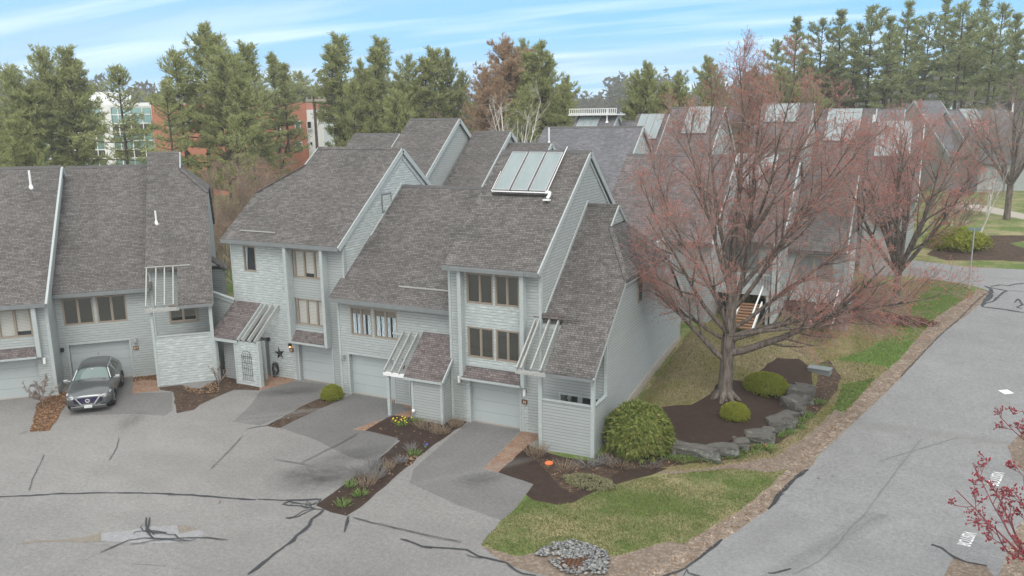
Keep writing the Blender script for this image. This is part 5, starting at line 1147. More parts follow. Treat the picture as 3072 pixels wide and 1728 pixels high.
class Grow:
    def __init__(s, spec, up=.06, wob=.12): s.spec = spec; s.segs = {k: [] for k in range(8)}; s.tips = []; s.up = up; s.wob = wob
    def branch(s, p, d, L, r, lvl, up=None, wob=None):
        sp_ = s.spec[lvl]; ns = sp_['n']; st_ = L/ns; up = sp_.get('up', s.up) if up is None else up; wob = sp_.get('wob', s.wob) if wob is None else wob
        pts = [(p, r, d)]
        for i in range(ns):
            d = d + rnd_dir()*wob + np.array([0, 0, up]); d = d/np.linalg.norm(d); q = p+d*st_; r1 = max(sp_.get('rmin', .006), r*(1-(i+1)/ns*sp_.get('tap', .75)))
            r0 = pts[-1][1]; s.segs[lvl].append((p, q, r0, r1)); p = q; pts.append((p, r1, d))
        last = lvl+1 not in s.spec
        if last: s.tips.append((pts[-1][0], pts[len(pts)//2][0], d)); return
        ch = s.spec[lvl+1]; k = max(1, int(round(sp_['kids']*random.uniform(.8, 1.2)*(min(1.0, L/sp_['Lref']) if 'Lref' in sp_ else 1)))); s0 = sp_.get('start', .25)
        for j in range(k):
            f = s0+(1-s0)*(j+random.random())/k; x = f*ns; i = min(ns-1, int(x)); t = x-i
            a, b = pts[i], pts[i+1]; pp = a[0]*(1-t)+b[0]*t; rr = a[1]*(1-t)+b[1]*t; dd = b[2]
            ax = np.cross(dd, rnd_dir()); ax /= np.linalg.norm(ax)+1e-9; ang = math.radians(random.uniform(*ch['ang']))
            nd = dd*math.cos(ang)+ax*math.sin(ang); LL = ch['L']*random.uniform(.65, 1.15)*(1-sp_.get('fall', .5)*f)*(L/sp_.get('Lref', L))**.5
            s.branch(pp, nd/np.linalg.norm(nd), LL, min(rr*.7, ch['r']), lvl+1)
    def meshes(s, t, names, mats):
        for lvls, nm, mt, n in zip(names[0], names[1], mats, names[2]):
            S = [q for l in lvls for q in s.segs[l]]
            if not S: continue
            V, Fc = tubes_np(np.array([q[0] for q in S]), np.array([q[1] for q in S]), np.array([q[2] for q in S]), np.array([q[3] for q in S]), n)
            np_mesh(nm, V, Fc, M[mt], t, smooth=(n > 4))
def octa(P, R, name, mat, par, stretch=1.0):
    o = np.array([(1, 0, 0), (-1, 0, 0), (0, 1, 0), (0, -1, 0), (0, 0, stretch), (0, 0, -stretch)], float)
    V = (P[:, None]+o[None]*R[:, None, None]).reshape(-1, 3); f = np.array([(0, 2, 4), (2, 1, 4), (1, 3, 4), (3, 0, 4), (2, 0, 5), (1, 2, 5), (3, 1, 5), (0, 3, 5)])
    Fc = (f[None]+(np.arange(len(P))*6)[:, None, None]).reshape(-1, 3); return np_mesh(name, V, Fc, M[mat], par)
def A3(v): return np.array([float(v[0]), float(v[1]), float(v[2])])
# --- the red maple in the mulch bed
base = gd(1822, 1003); base.z = bedz(base.x, base.y)
t = thing('red_maple_tree', base, 0, 'large budding red maple standing in the dark mulch bed behind the boulders', 'tree')
spec = {0: dict(n=6, kids=0, tap=.35, wob=.03), 1: dict(n=9, kids=15, start=.22, up=.05, wob=.115, tap=.86, fall=.62, Lref=10.0, rmin=.02),
        2: dict(n=6, kids=10, start=.2, up=.05, wob=.15, L=3.3, r=.055, ang=(22, 48), fall=.5, rmin=.012), 3: dict(n=4, kids=7, start=.15, up=.04, wob=.2, L=1.35, r=.02, ang=(22, 52), fall=.4, rmin=.008),
        4: dict(n=3, up=.05, wob=.2, L=.62, r=.009, ang=(20, 55), rmin=.0045)}
G = Grow(spec)
tp = np.array([0, 0, -.2]); pr = .46; d = np.array([.03, 0, 1.0])
for k, (dz, r) in enumerate(((.35, .36), (.5, .315), (.6, .30), (.6, .29), (.6, .30), (.4, .29))):
    q = tp+np.array([.03, .01, 1])*dz; G.segs[0].append((tp, q, pr, r)); tp = q; pr = r
for k in range(7):                     # root flare
    a = k*.9+.2; G.segs[0].append((np.array([math.cos(a)*.12, math.sin(a)*.12, .35]), np.array([math.cos(a)*.75, math.sin(a)*.75, -.12]), .2, .05))
lead = [(8, 60, 12.6, .20), (20, 185, 12.6, .16), (18, 5, 13.0, .17), (26, 240, 11.2, .14), (27, 320, 12.0, .15), (33, 150, 10.6, .13), (33, 20, 11.8, .15), (42, 195, 9.8, .12), (43, 350, 11.4, .14), (40, 80, 9.6, .11), (47, 265, 8.4, .10), (52, 15, 10.2, .12), (30, 345, 12.6, .13)]
cs = tp.copy(); cr_ = .27; stem = [cs.copy()]
for k in range(8):
    q = cs+np.array([.05*math.sin(k*1.3), .04*math.cos(k*1.7), .62]); G.segs[0].append((cs, q, cr_, cr_*.9)); cs = q; cr_ *= .9; stem.append(cs.copy())
for li, (tilt, az, L, r) in enumerate(lead):
    r = r*.82
    hh_ = [6.5, 3.2, 1.2, 2.2, 4.2, .6, 2.6, 0, 1.6, 1.0, 0, .3, 5.0][li % 13]; sp0 = stem[int(hh_)]*(1-hh_ % 1)+stem[min(8, int(hh_)+1)]*(hh_ % 1); L = (L-hh_*.5)*.9; r = r*(1-.05*hh_)
    tl_, az_ = math.radians(tilt), math.radians(az); G.branch(sp0, np.array([math.sin(tl_)*math.cos(az_), math.sin(tl_)*math.sin(az_), math.cos(tl_)]), L*.86, r, 1)
for az, el, z, L, r in ((0, 14, 2.0, 7.6, .18), (350, 28, 2.6, 8.2, .13),  (205, 38, 1.7, 5.4, .13), (335, 16, 2.8, 5.2, .10), (170, 25, 2.6, 4.6, .09), (20, 22, 2.7, 6.2, .12)):
    G.branch(np.array([0, 0, z]), np.array([math.cos(math.radians(az))*math.cos(math.radians(el)), math.sin(math.radians(az))*math.cos(math.radians(el)), math.sin(math.radians(el))]), L, r, 1, up=.035, wob=.14)
print('maple twigs', len(G.tips))
G.meshes(t, [[(0, 1, 2), (3, 4)], ['trunk', 'crown'], [7, 3]], ['bark', 'twig_red'])
P = []; 
for a, b, d in G.tips:
    for k in range(2): f = rng.random()**2*.7+.3; P.append(a*f+b*(1-f)+rng.normal(size=3)*.03)
P = np.array(P); octa(P, rng.uniform(.009, .020, len(P)), 'buds', 'buds', t, 1.5)
# --- shared generator for the other bare trees
def bare_tree(name, loc, label, cat, H_, lead_n, tilt, twig, bark, kids=(9, 7, 5), bud=None, rt=.16, trunk=1.6, group=None, budr=(.02, .04), seed=1, lean=(0, 0)):
    global rng; rng = np.random.default_rng(seed); random.seed(seed)
    t = thing(name, loc, 0, label, cat, group); s = H_/9.0
    sp = {0: dict(n=3, kids=0), 1: dict(n=7, kids=kids[0], start=.2, up=.05, wob=.1, tap=.85, fall=.6, Lref=7.5*s, rmin=.015), 2: dict(n=5, kids=kids[1], start=.2, up=.05, wob=.15, L=2.7*s, r=.05*s, ang=(22, 50), rmin=.01),
          3: dict(n=3, kids=kids[2], start=.15, up=.04, wob=.18, L=1.15*s, r=.02*s, ang=(22, 52), rmin=.008), 4: dict(n=2, up=.04, wob=.2, L=.55*s, r=.012, ang=(20, 55), rmin=.006)}
    g = Grow(sp); q = np.array([0, 0, -.3]); r = rt*1.25
    for k in range(3): q2 = q+np.array([lean[0], lean[1], 1])*(trunk+.3)/3; g.segs[0].append((q, q2, r, rt)); q, r = q2, rt
    for k in range(lead_n):
        az = 2*math.pi*k/lead_n+random.uniform(-.3, .3); tl_ = math.radians(random.uniform(*tilt)) if k else math.radians(6)
        g.branch(q, np.array([math.sin(tl_)*math.cos(az)+lean[0], math.sin(tl_)*math.sin(az)+lean[1], math.cos(tl_)]), (H_-trunk)*random.uniform(.75, 1.0)/(.55+.45*math.cos(tl_)) * .95, rt*.6, 1)
    g.meshes(t, [[(0, 1, 2), (3, 4)], ['trunk', 'crown'], [6, 3]], [bark, twig])
    if bud:
        P = np.array([a*f+b*(1-f)+rng.normal(size=3)*.02 for a, b, d in g.tips for f in rng.random(3)]); octa(P, rng.uniform(*budr, len(P)), 'buds', bud, t, 1.3)
    return t
bare_tree('red_maple_tree', gd(2252, 778), 'smaller red maple on the lawn strip, its pruned twigs lying at the foot', 'tree', 12, 11, (12, 54), 'twig_red', 'bark', (11, 8, 6), 'buds', .24, 2.2, None, (.012, .026), 11)
bare_tree('bare_tree', gd(2532, 552), 'grey leafless tree on the far lawn by the right edge', 'tree', 13, 7, (15, 45), 'twig', 'bark', (10, 8, 4), None, .30, 3.2, None, (.02, .03), 5)
bare_tree('birch_tree', gd(2448, 622), 'leaning white birch by the far flower bed', 'tree', 6.8, 4, (10, 30), 'twig', 'bark_birch', (6, 5, 3), None, .09, 2.2, None, (.02, .03), 8, (.28, 0))
bare_tree('bare_tree', gd(2405, 598), 'low tangled brown bare tree beside the leaning birch', 'tree', 4.2, 8, (25, 60), 'twig_brown', 'twig', (9, 8, 5), None, .10, .4, None, (.02, .03), 21)
p = at_depth(1545, 420, 72); p.z = gh(p.x, p.y)
bare_tree('bleached_tree', p, 'bleached white bare tree between the roofs in front of the pines', 'tree', 13.2, 8, (10, 34), 'bark_birch', 'bark_birch', (5, 4, 2), None, .17, 3.5, None, (.02, .03), 4)
# --- nearest shrub tree, bottom right
bare_tree('budding_tree', gpt(3070, 1790), 'small tree with crimson buds leaning in at the bottom right corner', 'tree', 3.7, 11, (20, 75), 'twig_crimson', 'twig_crimson', (5, 4, 3), 'buds_crimson', .06, 1.1, 'crimson budding trees along the right edge', (.016, .032), 31)
bare_tree('budding_tree', gpt(3175, 1460), 'crimson budding branches reaching in from the right edge above the visitor bay', 'tree', 3.3, 9, (25, 75), 'twig_crimson', 'twig_crimson', (5, 4, 3), 'buds_crimson', .06, .9, 'crimson budding trees along the right edge', (.016, .030), 37)

# --- pines
def pine_core(r_, H_, R, cb, x0, y0, zs, dens, prof, gap, step, out):
    C0, Dd, S, TR = out; z = zs+cb*(H_-zs); lean = r_.normal(size=2)*.015; hub = lambda z: np.array([x0+lean[0]*(z-zs), y0+lean[1]*(z-zs), z])
    for a, b in zip(np.linspace(zs-1, zs+(H_-zs)*.97, 9)[:-1], np.linspace(zs-1, zs+(H_-zs)*.97, 9)[1:]):
        TR.append((hub(a), hub(b), .0115*(H_-zs)*(1.04-(a-zs)/(H_-zs))+.03, .0115*(H_-zs)*(1.04-(b-zs)/(H_-zs))+.03))
    sect = r_.random(8)
    while z < H_-.25:
        tt = (z-zs-cb*(H_-zs))/((H_-zs)*(1-cb)); tt = min(1.0, max(0.0, tt)); L0 = R*max(.02, 1-tt**1.6)**prof*(.62+.38*min(1, tt*4+.2)); n = r_.integers(4, 7); a0 = r_.random()*6.28
        for k in range(n):
            if r_.random() < gap: continue
            a = a0+6.28*k/n+r_.normal()*.3; L = max(.5, L0*r_.uniform(.45, 1.2)*(.72+.5*sect[int((a % 6.283)/6.283*8) % 8]))
            el = -.05+.75*tt**1.5+r_.normal()*.12; dv = np.array([math.cos(a)*math.cos(el), math.sin(a)*math.cos(el), math.sin(el)]); p0 = hub(z); up = .16*L
            pe = p0+dv*L*.96+np.array([0, 0, up]); pm = p0+dv*L*.5+np.array([0, 0, up*.2]); S.append((p0, pm, .03+.012*L, .02+.006*L)); S.append((pm, pe, .02+.006*L, .01))
            side = np.cross(dv, [0, 0, 1.]); side /= np.linalg.norm(side); m = max(3, int(L*dens))
            for s_ in np.linspace(.30, 1.0, m):
                w = .34*L*(1.05-s_)+.1; q0 = p0+dv*L*s_+np.array([0, 0, up*s_**2])
                for q in range(2):
                    c = q0+side*r_.uniform(-1, 1)*w+np.array([0, 0, abs(r_.normal())*.16]); C0.append(c); Dd.append(dv*.55+side*r_.normal()*.45+np.array([0, 0, .55]))
        z += r_.uniform(*step)*(H_/18)**.5*(1.0-.35*tt)
    for k in range(10): C0.append(hub(H_-1.3+1.25*r_.random())+r_.normal(size=3)*.07); Dd.append(np.array([0, 0, 1.4]))
def pine_parts(seed, H_, R, cb, tuft=7, dens=4.2, prof=.75, gap=.12, size=.42, heads=0, step=(.55, .95), wd=.05):
    r_ = np.random.default_rng(seed); out = ([], [], [], [])
    pine_core(r_, H_, R, cb, 0, 0, 0, dens, prof, gap, step, out)
    for k in range(heads):
        a = r_.random()*6.28; d_ = R*r_.uniform(.35, .6); zs = H_*r_.uniform(.35, .5); hh = H_*r_.uniform(.78, .97)
        pine_core(r_, hh, R*.62, .25, math.cos(a)*d_, math.sin(a)*d_, zs, dens, prof, gap, step, out); out[2].append((np.array([0, 0, zs-2.5]), np.array([math.cos(a)*d_, math.sin(a)*d_, zs+.3]), .14, .1))
    C0, Dd, S, tr = out; C0 = np.array(C0); Dd = np.array(Dd); m = len(C0)
    d = Dd[:, None]+r_.normal(size=(m, tuft, 3))*.6; d /= np.linalg.norm(d, axis=2, keepdims=True)
    ln = r_.uniform(.6, 1.15, (m, tuft, 1))*size; s = np.cross(d, r_.normal(size=(m, tuft, 3))); s /= np.linalg.norm(s, axis=2, keepdims=True)
    c = C0[:, None]+r_.normal(size=(m, tuft, 3))*.09
    V = np.stack([c-s*wd, c+s*wd, c+d*ln+s*wd*.3, c+d*ln-s*wd*.3], 2).reshape(-1, 3)
    return V, np.arange(len(V)).reshape(-1, 4), tr, S
protos = {}
def pine_proto(key, *a, mat='pine', **k):
    V, Fc, tr, S = pine_parts(*a, **k); e = bpy.data.objects.new('pine_tree', None)
    V1, F1 = tubes_np(*[np.array([q[i] for q in tr]) for i in range(4)], 8); V2, F2 = tubes_np(*[np.array([q[i] for q in S]) for i in range(4)], 3)
    protos[key] = (a[1], V, Fc, np.concatenate([V1, V2]), np.concatenate([F1, F2+len(V1)]), mat); protos[key+'_o'] = None
def put_pine(key, px, ptop, w, label, name='pine_tree', group=None, wide=1.0, rot=None, zb=None, cat='tree'):
    tp_ = at_depth(px, ptop, w); zg = gh(tp_.x, tp_.y) if zb is None else zb; H0 = protos[key][0]; s = (tp_.z-zg)/H0
    t = thing(name, (tp_.x, tp_.y, zg), random.uniform(0, 6.28) if rot is None else rot, label, cat, group); t.scale = (s*wide, s*wide, s)
    if protos[key+'_o'] is None:
        a = np_mesh('trunk', protos[key][3], protos[key][4], M['bark_pine'], t); b = np_mesh('crown', protos[key][1], protos[key][2], M[protos[key][5]], t); protos[key+'_o'] = (a, b)
    else:
        for o in protos[key+'_o']: c = o.copy(); C.objects.link(c); c.parent = t
    return t
pine_proto('bush1', 101, 17.0, 4.4, .16, dens=3.3, gap=.22, tuft=8, prof=.75, heads=2)
pine_proto('bush2', 202, 17.0, 4.2, .2, dens=3.2, gap=.26, tuft=8, prof=.6, heads=3)
pine_proto('narrow', 303, 16.0, 3.1, .14, dens=3.4, gap=.26, tuft=8, prof=.85, heads=1)
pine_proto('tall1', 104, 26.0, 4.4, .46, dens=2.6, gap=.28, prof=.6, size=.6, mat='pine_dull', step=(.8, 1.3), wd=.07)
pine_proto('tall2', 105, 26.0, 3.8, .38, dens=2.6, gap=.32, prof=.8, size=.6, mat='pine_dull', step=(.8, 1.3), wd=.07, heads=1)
pine_proto('sparse', 106, 14.0, 3.4, .2, dens=2.6, gap=.35, prof=.6, mat='pine', step=(.7, 1.2))
pine_proto('brown', 107, 16.0, 4.2, .08, dens=3.2, gap=.1, prof=.6, mat='pine_brown', heads=3)
L = put_pine; GL = 'pines beyond the left roofs'
for key, x, y, w, lab, wide in [
    ('bush2', 30, 208, 88, 'pine cut by the left edge of the photo', 1.0), ('bush1', -60, 240, 80, 'pine mostly outside the left edge', 1.0),
    ('bush2', 122, 155, 92, 'left of the two tall pines before the glass office', .95), ('narrow', 198, 153, 90, 'right of the two tall pines before the glass office', 1.25),
    ('bush1', 60, 345, 70, 'lower pale green pine at the bottom of the left group', .85),
    ('sparse', 352, 205, 88, 'thin dark pine with open branches before the glass office', 1.15),
    ('bush1', 585, 85, 88, 'tallest broad pine left of centre', 1.15), ('bush2', 655, 160, 84, 'pine shoulder right of the tallest broad pine', .9),
    ('sparse', 500, 250, 80, 'open pine low before the brick office', 1.0), ('narrow', 735, 140, 93, 'slim pine beside the broad one, above the brown thicket', 1.3),
    ('narrow', 822, 172, 104, 'hazy slim pine left of the utility pole', 1.2), ('sparse', 700, 350, 74, 'young pine in front of the brick wall', .9),
    ('narrow', 1015, 115, 96, 'tall pine with a bent tip right of the utility pole', 1.25), ('bush1', 1070, 190, 92, 'full pine right under the bent tip pine', .75),
    ('narrow', 1140, 124, 100, 'spiky topped pine above the small gable roof', 1.2), ('bush2', 1230, 178, 96, 'rounded pine behind the tall steep roof', .8),
    ('narrow', 1300, 155, 98, 'pine right above the steep roof ridge', 1.35), ('bush1', 1355, 160, 100, 'dense dark pine just left of the brown foliage tree', .75), ('bush2', 1180, 280, 84, 'yellow green pine low over the steep roof', .8),
    ('bush1', 1630, 140, 92, 'broad green pine right of the brown foliage tree', 1.1), ('bush2', 1560, 135, 98, 'pine rising behind the bleached tree', .8), ('bush1', 1690, 240, 88, 'pine skirt above the balustrade house', .8), ('bush2', 1585, 265, 84, 'dark pine right behind the bleached tree', .8),
    ('bush1', 1955, 196, 92, 'rounded pine between the gap and the maple', .95), ('bush2', 1905, 225, 96, 'pine at the right side of the hazy gap', .85), ('bush2', 2035, 225, 94, 'pine behind the left top of the maple', .9), ('bush1', 2130, 178, 112, 'brownish pine behind the maple crown', .9)]:
    L(key, x, y, w, lab, wide=wide, group=GL if x < 900 else 'pines beyond the middle roofs')
L('brown', 1500, 122, 94, 'brown tinged broad tree between two green pines', 'broad_tree', None, 1.1)
L('brown', 1445, 210, 88, 'lower brown tinged tree left of the bleached one', 'broad_tree', None, .8)
L('brown', 2250, 205, 104, 'brownish foliage tree behind the middle of the maple', 'broad_tree', None, 1.0)
k = 0; tops = [(2390, 62), (2465, 62), (2530, 40), (2625, 22), (2720, 16), (2790, 45), (2852, 2), (2895, 10), (2955, -12), (3010, 15), (3060, 50), (2575, 75), (2680, 60), (2330, 125), (2760, 70), (2920, 55), (3110, 10), (2985, 80)]
desc = ['first of the tall pines at the right, lowest top at the left', 'second tall pine of the right hand row', 'pointed tall pine left of the sky gap', 'wide tall pine over the two collector roofs', 'tall pine with a broad flat crown above the angled gable', 'tall pine with a thin scraggy top', 'one of the two highest pines, over the slanting collector', 'high pine just right of the highest top', 'highest pine near the right edge', 'tall pine close to the right edge', 'tall pine touching the right edge', 'dense shorter pine between pointed tops', 'bare stemmed pine in the sky gap', 'small far pine left of the tall row', 'slender stemmed pine behind the angled gable', 'pine trunk behind the slanting collector', 'pine just outside the right edge', 'low branched pine under the highest tops']
for (x, y), dsc in zip(tops, desc):
    w = random.uniform(104, 128); L('tall1' if k % 2 else 'tall2', x, y, w, dsc, wide=random.uniform(.95, 1.25), group='tall pines at the upper right'); k += 1
for i, (x, y, w) in enumerate([(2420, 190, 118), (2490, 190, 120), (2350, 210, 112), (2450, 260, 105)]):
    L('bush1', x, y, w, ['full pine filling the gap under the first tall pines', 'thick pine behind the upper right of the maple', 'round pine above the maple right top', 'low pine over the far long roof'][i], wide=1.1, group='lower pines at the upper right')
for i, (x, y, w) in enumerate([(770, 222, 170), (905, 222, 175), (860, 232, 185), (990, 250, 180)]):
    L('bush2', x, y, w, ['far hazy pine left of the pole', 'far hazy pine right above the crossarm', 'far hazy rounded pine behind the pole', 'far hazy tree right of the pole'][i], wide=1.35, group='far hazy pines behind the utility pole')
# brown leafless thicket between the rows
th = [(545, 470, 62, 6.5), (600, 440, 66, 8), (660, 455, 64, 7), (720, 440, 66, 8), (790, 445, 70, 8.5), (850, 430, 74, 8), (640, 560, 56, 5.5), (700, 600, 54, 5), (580, 540, 58, 6), (480, 480, 66, 6)]
first = None
for i, (x, y, w, hh) in enumerate(th):
    p = at_depth(x, y, w); p.z = gh(p.x, p.y); lab = ['brown bare shrub tree left of the hip roof end', 'brown bare thicket tree behind the hip roof end', 'middle brown bare tree over the gap between rows', 'brown bare tree above the hipped roof corner', 'twiggy tree before the brick office corner', 'twiggy bare tree just left of the white office bay', 'low bare bush in the gap between the rows', 'bare bush nearest the hipped roof edge', 'bare bush right of the turned row', 'bare tree over the roof of the turned row'][i]
    if first is None: first = bare_tree('bare_tree', p, lab, 'tree', 8.0, 8, (15, 50), 'twig_brown', 'twig', (9, 8, 5), None, .1, .6, 'brown bare trees between the rows', (.02, .03), 77)
    else:
        c = copy_tree(first); c.location = p; c['label'] = lab; c.rotation_euler.z = i*1.3
        s = (at_depth(x, y-0, w).z); c.scale = (hh/8,)*3
    first.scale = (th[0][3]/8,)*3
# bare tree masses behind the second row on the right
first2 = None
for i, (x, y, w, hh) in enumerate([(2560, 330, 92, 9), (2690, 330, 95, 10), (2900, 330, 98, 10), (3020, 330, 98, 11), (2230, 420, 60, 9), (1370, 500, 95, 11)]):
    p = at_depth(x, 480, w); p.z = gh(p.x, p.y); c = copy_tree(first); c.location = p; c.rotation_euler.z = i*.9; c.scale = (hh/8,)*3
    c['label'] = ['bare tree behind the four collector roof', 'bare tree left of the angled gable house', 'bare tree behind the slanting collector', 'bare tree under the rightmost pines', 'bare tree hidden among the maple twigs', 'bare twiggy tree behind the tall steep roof'][i]; c['group'] = 'bare trees behind the right hand roofs'
c = copy_tree(first); p = gd(2265, 470); 
c.location = p; c.scale = (1.1,)*3; c['label'] = 'reddish bare tree beyond the second row, right of the smaller maple'; c['group'] = 'bare trees behind the right hand roofs'

# ---------------------------------------------------------------- shrubs, stones, flowers
def dome(name, loc, label, cat, rx, ry, rz, n, mat, leaf, droop=0.0, k=6, inner=True, group=None, seed=3, jag=.06):
    r_ = np.random.default_rng(seed); t = thing(name, loc, 0, label, cat, group)
    v = r_.normal(size=(n, 3)); v[:, 2] = np.abs(v[:, 2])*1.0-.35*r_.random(n); v /= np.linalg.norm(v, axis=1, keepdims=True)
    lump = 1+jag*np.sin(v[:, 0:1]*7+1)*np.cos(v[:, 1:2]*6)+jag*r_.normal(size=(n, 1))*.6
    rad = r_.uniform(.80, 1.0, (n, 1))**.5*lump; c = v*np.array([rx, ry, rz])*rad; c[:, 2] += rz*.38; c[:, 2] = np.maximum(c[:, 2], .02)
    nm = v/np.array([rx, ry, rz]); nm /= np.linalg.norm(nm, axis=1, keepdims=True)
    d = nm[:, None]*(.5 if droop else .8)+r_.normal(size=(n, k, 3))*(.8 if droop else .6)+np.array([0, 0, -droop]); d /= np.linalg.norm(d, axis=2, keepdims=True)
    s = np.cross(d, nm[:, None]+r_.normal(size=(n, k, 3))*.3); s /= np.linalg.norm(s, axis=2, keepdims=True); L_, W_ = leaf; L_ = L_*r_.uniform(.7, 1.15, (n, k, 1))
    cc = np.repeat(c[:, None], k, 1); V = np.stack([cc, cc+d*L_*.5+s*W_/2, cc+d*L_+np.array([0, 0, -droop*.04]), cc+d*L_*.5-s*W_/2], 2).reshape(-1, 3)
    np_mesh('foliage', V, np.arange(len(V)).reshape(-1, 4), M[mat], t)
    if inner:
        q = []; 
        for i in range(26): a = r_.random()*6.28; e = r_.uniform(.2, 1.4); q.append((np.array([0, 0, -.05]), np.array([math.cos(a)*rx*.8*math.cos(e), math.sin(a)*ry*.8*math.cos(e), rz*1.2*math.sin(e)]), .022, .008))
        V, Fc = tubes_np(*[np.array([x[i] for x in q]) for i in range(4)], 4); np_mesh('stems', V, Fc, M['twig'], t)
    return t
dome('rhododendron', gd(1606, 1128), 'big rounded rhododendron against the end house wall, drooping olive leaves', 'shrub', 1.24, 1.2, 1.3, 2600, 'rhodo', (.21, .07), .55, 7, seed=5, jag=.05)
def bz(p): p.z = bedz(p.x, p.y); return p
dome('yew_shrub', bz(gd(1925, 988)), 'largest clipped yellow green yew, right of the maple trunk', 'shrub', .95, .8, .62, 4200, 'yew', (.075, .03), 0, 5, group='clipped yew mounds', seed=6, jag=.03)
dome('yew_shrub', bz(gd(1848, 1062)), 'small clipped yew in the mulch before the maple trunk', 'shrub', .56, .5, .46, 2600, 'yew', (.07, .03), 0, 5, group='clipped yew mounds', seed=7, jag=.03)
dome('yew_shrub', gd(836, 1003), 'small clipped yew ball between the two middle garages', 'shrub', .5, .5, .48, 2400, 'yew', (.07, .03), 0, 5, group='clipped yew mounds', seed=8, jag=.03)
dome('evergreen_shrub', gd(662, 640), 'green bush standing on the lawn between the rows', 'shrub', 1.7, 1.5, 1.7, 2600, 'rhodo', (.16, .07), .2, 6, seed=9, jag=.08)
dome('evergreen_shrub', gd(2405, 625), 'yellow green low bush before the leaning birch', 'shrub', 2.2, 1.8, 1.2, 2400, 'yew', (.16, .07), .2, 6, seed=10, jag=.1)
dome('azalea', gd(2248, 812), 'low dark reddish bush spread round the foot of the smaller maple', 'shrub', 1.9, .7, .3, 1500, 'azalea', (.1, .03), 0, 4, seed=12, jag=.15)
def rock(px, py, w, d_, hgt, rz, seed, label, name='boulder'):
    p = gpt(1900+px/3.354, 1000+py/3.354); r_ = random.Random(seed); bm = bmesh.new(); bmesh.ops.create_cube(bm, size=1); bmesh.ops.subdivide_edges(bm, edges=bm.edges, cuts=7, use_grid_fill=True)
    from mathutils import noise
    for v in bm.verts:
        c = v.co.copy(); q = c.normalized()*.62; c = c.lerp(q, .32)
        n1 = noise.noise(c*1.6+Vector((seed*3.1, 0, 0))); n2 = noise.noise(Vector((c.x*2, c.y*2, c.z*6))+Vector((seed*1.7, 5, 0))); n3 = noise.noise(c*7+Vector((seed, 0, 0)))
        f = 1+.30*n1+.10*n2+.07*n3; v.co = Vector((c.x*f*w, c.y*f*d_, (c.z*(1+.18*n1+.1*n2)+.42)*hgt))
    me = bpy.data.meshes.new(name); bmesh.ops.recalc_face_normals(bm, faces=bm.faces); bm.to_mesh(me); bm.free(); me.materials.append(M['rock'])
    o = bpy.data.objects.new(name, me); C.objects.link(o); o.location = p+Vector((0, d_*.35, -.02)); o.rotation_euler = (r_.uniform(-.06, .06), r_.uniform(-.06, .06), rz)
    tag(o, label, 'boulder', 'lichened boulders retaining the tree bed'); return o
rock(610, 1240, 1.75, .7, .45, -.05, 1, 'lower layer of the leftmost long boulder beside the rhododendron'); rock(600, 1165, 1.7, .75, .34, -.1, 2, 'long flat slab lying on top of the leftmost boulder, patched with pale lichen')
rock(670, 1100, .85, .35, .30, -.1, 12, 'narrow pale slab behind the long flat slab')
rock(900, 1225, .95, .7, .42, .15, 3, 'lower stone under the dark pointed slab'); rock(950, 1130, 1.15, .8, .36, .25, 4, 'dark pointed slab second from the left')
rock(1240, 1110, 1.1, .62, .5, .5, 5, 'slanting boulder third from the left'); rock(1400, 1005, .62, .62, .6, .7, 6, 'grooved upright boulder in the bend')
rock(1490, 960, .7, .6, .62, .8, 7, 'split boulder after the grooved one'); rock(1590, 830, .8, .85, .78, 1.0, 8, 'tall round boulder right of the largest yew'); rock(1660, 700, 1.15, .9, .72, .3, 9, 'broad flat boulder ending the arc at the right')
rock(760, 1215, .6, .5, .4, .1, 21, 'block wedged under the right end of the long slab'); rock(1075, 1170, .55, .5, .42, .3, 22, 'small dark block between the pointed slab and the slanting boulder')
rock(1330, 1060, .5, .5, .45, .6, 23, 'low block under the upper end of the slanting boulder'); rock(1560, 905, .55, .5, .5, .9, 24, 'small block under the tall round boulder'); rock(1700, 620, .7, .6, .5, .5, 25, 'tilted slab at the upper end of the arc'); rock(1445, 1000, .5, .45, .45, .8, 26, 'small grey block below the split boulder')
rock(370, 1215, .35, .4, .5, .2, 10, 'small boulder half hidden by the rhododendron')

def scatter(name, mat, pts, n, fn, label=None, cat=None):
    pass
def rand_in(poly, n):
    xs = [p.x for p in poly]; ys = [p.y for p in poly]; out = []
    while len(out) < n:
        x, y = random.uniform(min(xs), max(xs)), random.uniform(min(ys), max(ys))
        if pip(poly, x, y): out.append((x, y))
    return out
random.seed(3); rng = np.random.default_rng(3)
def leaves_on(polys, dens, mat, name, label, size=(.04, .075), lift=.012, skip=None, cat='leaves', hf=gh, tilt=.35):
    P = []
    for poly in polys:
        a = abs(sum(poly[i].x*poly[(i+1) % len(poly)].y-poly[(i+1) % len(poly)].x*poly[i].y for i in range(len(poly))))/2
        P += [q for q in rand_in(poly, int(a*dens)) if top_region(*q) not in ('road', 'court', 'driveway', 'front_lawn') and (top_region(*q) != 'tree_bed')]
    n = len(P); c = np.array([(x, y, hf(x, y)+lift) for x, y in P]); a = rng.random(n)*6.28; L_ = rng.uniform(*size, n)[:, None]
    u = np.stack([np.cos(a), np.sin(a), rng.normal(size=n)*tilt], 1)*L_; v = np.stack([-np.sin(a), np.cos(a), rng.normal(size=n)*tilt], 1)*L_*.6
    V = np.stack([c-u, c-v*.9, c+u, c+v], 1).reshape(-1, 3); V[:, 2] = np.maximum(V[:, 2], np.repeat(c[:, 2]-lift+.003, 4))
    o = np_mesh(name, V, np.arange(4*n).reshape(-1, 4), M[mat]); tag(o, label, cat, kind='stuff'); return o
polys = {}
for nme, mt, pts, kw in regions: polys.setdefault(nme, []).append([p for p in kw['poly']])
leaves_on(polys['gravel_verge'], 70, 'litter', 'leaf_litter', 'tan leaf litter and gravel along the road edge', (.02, .05))
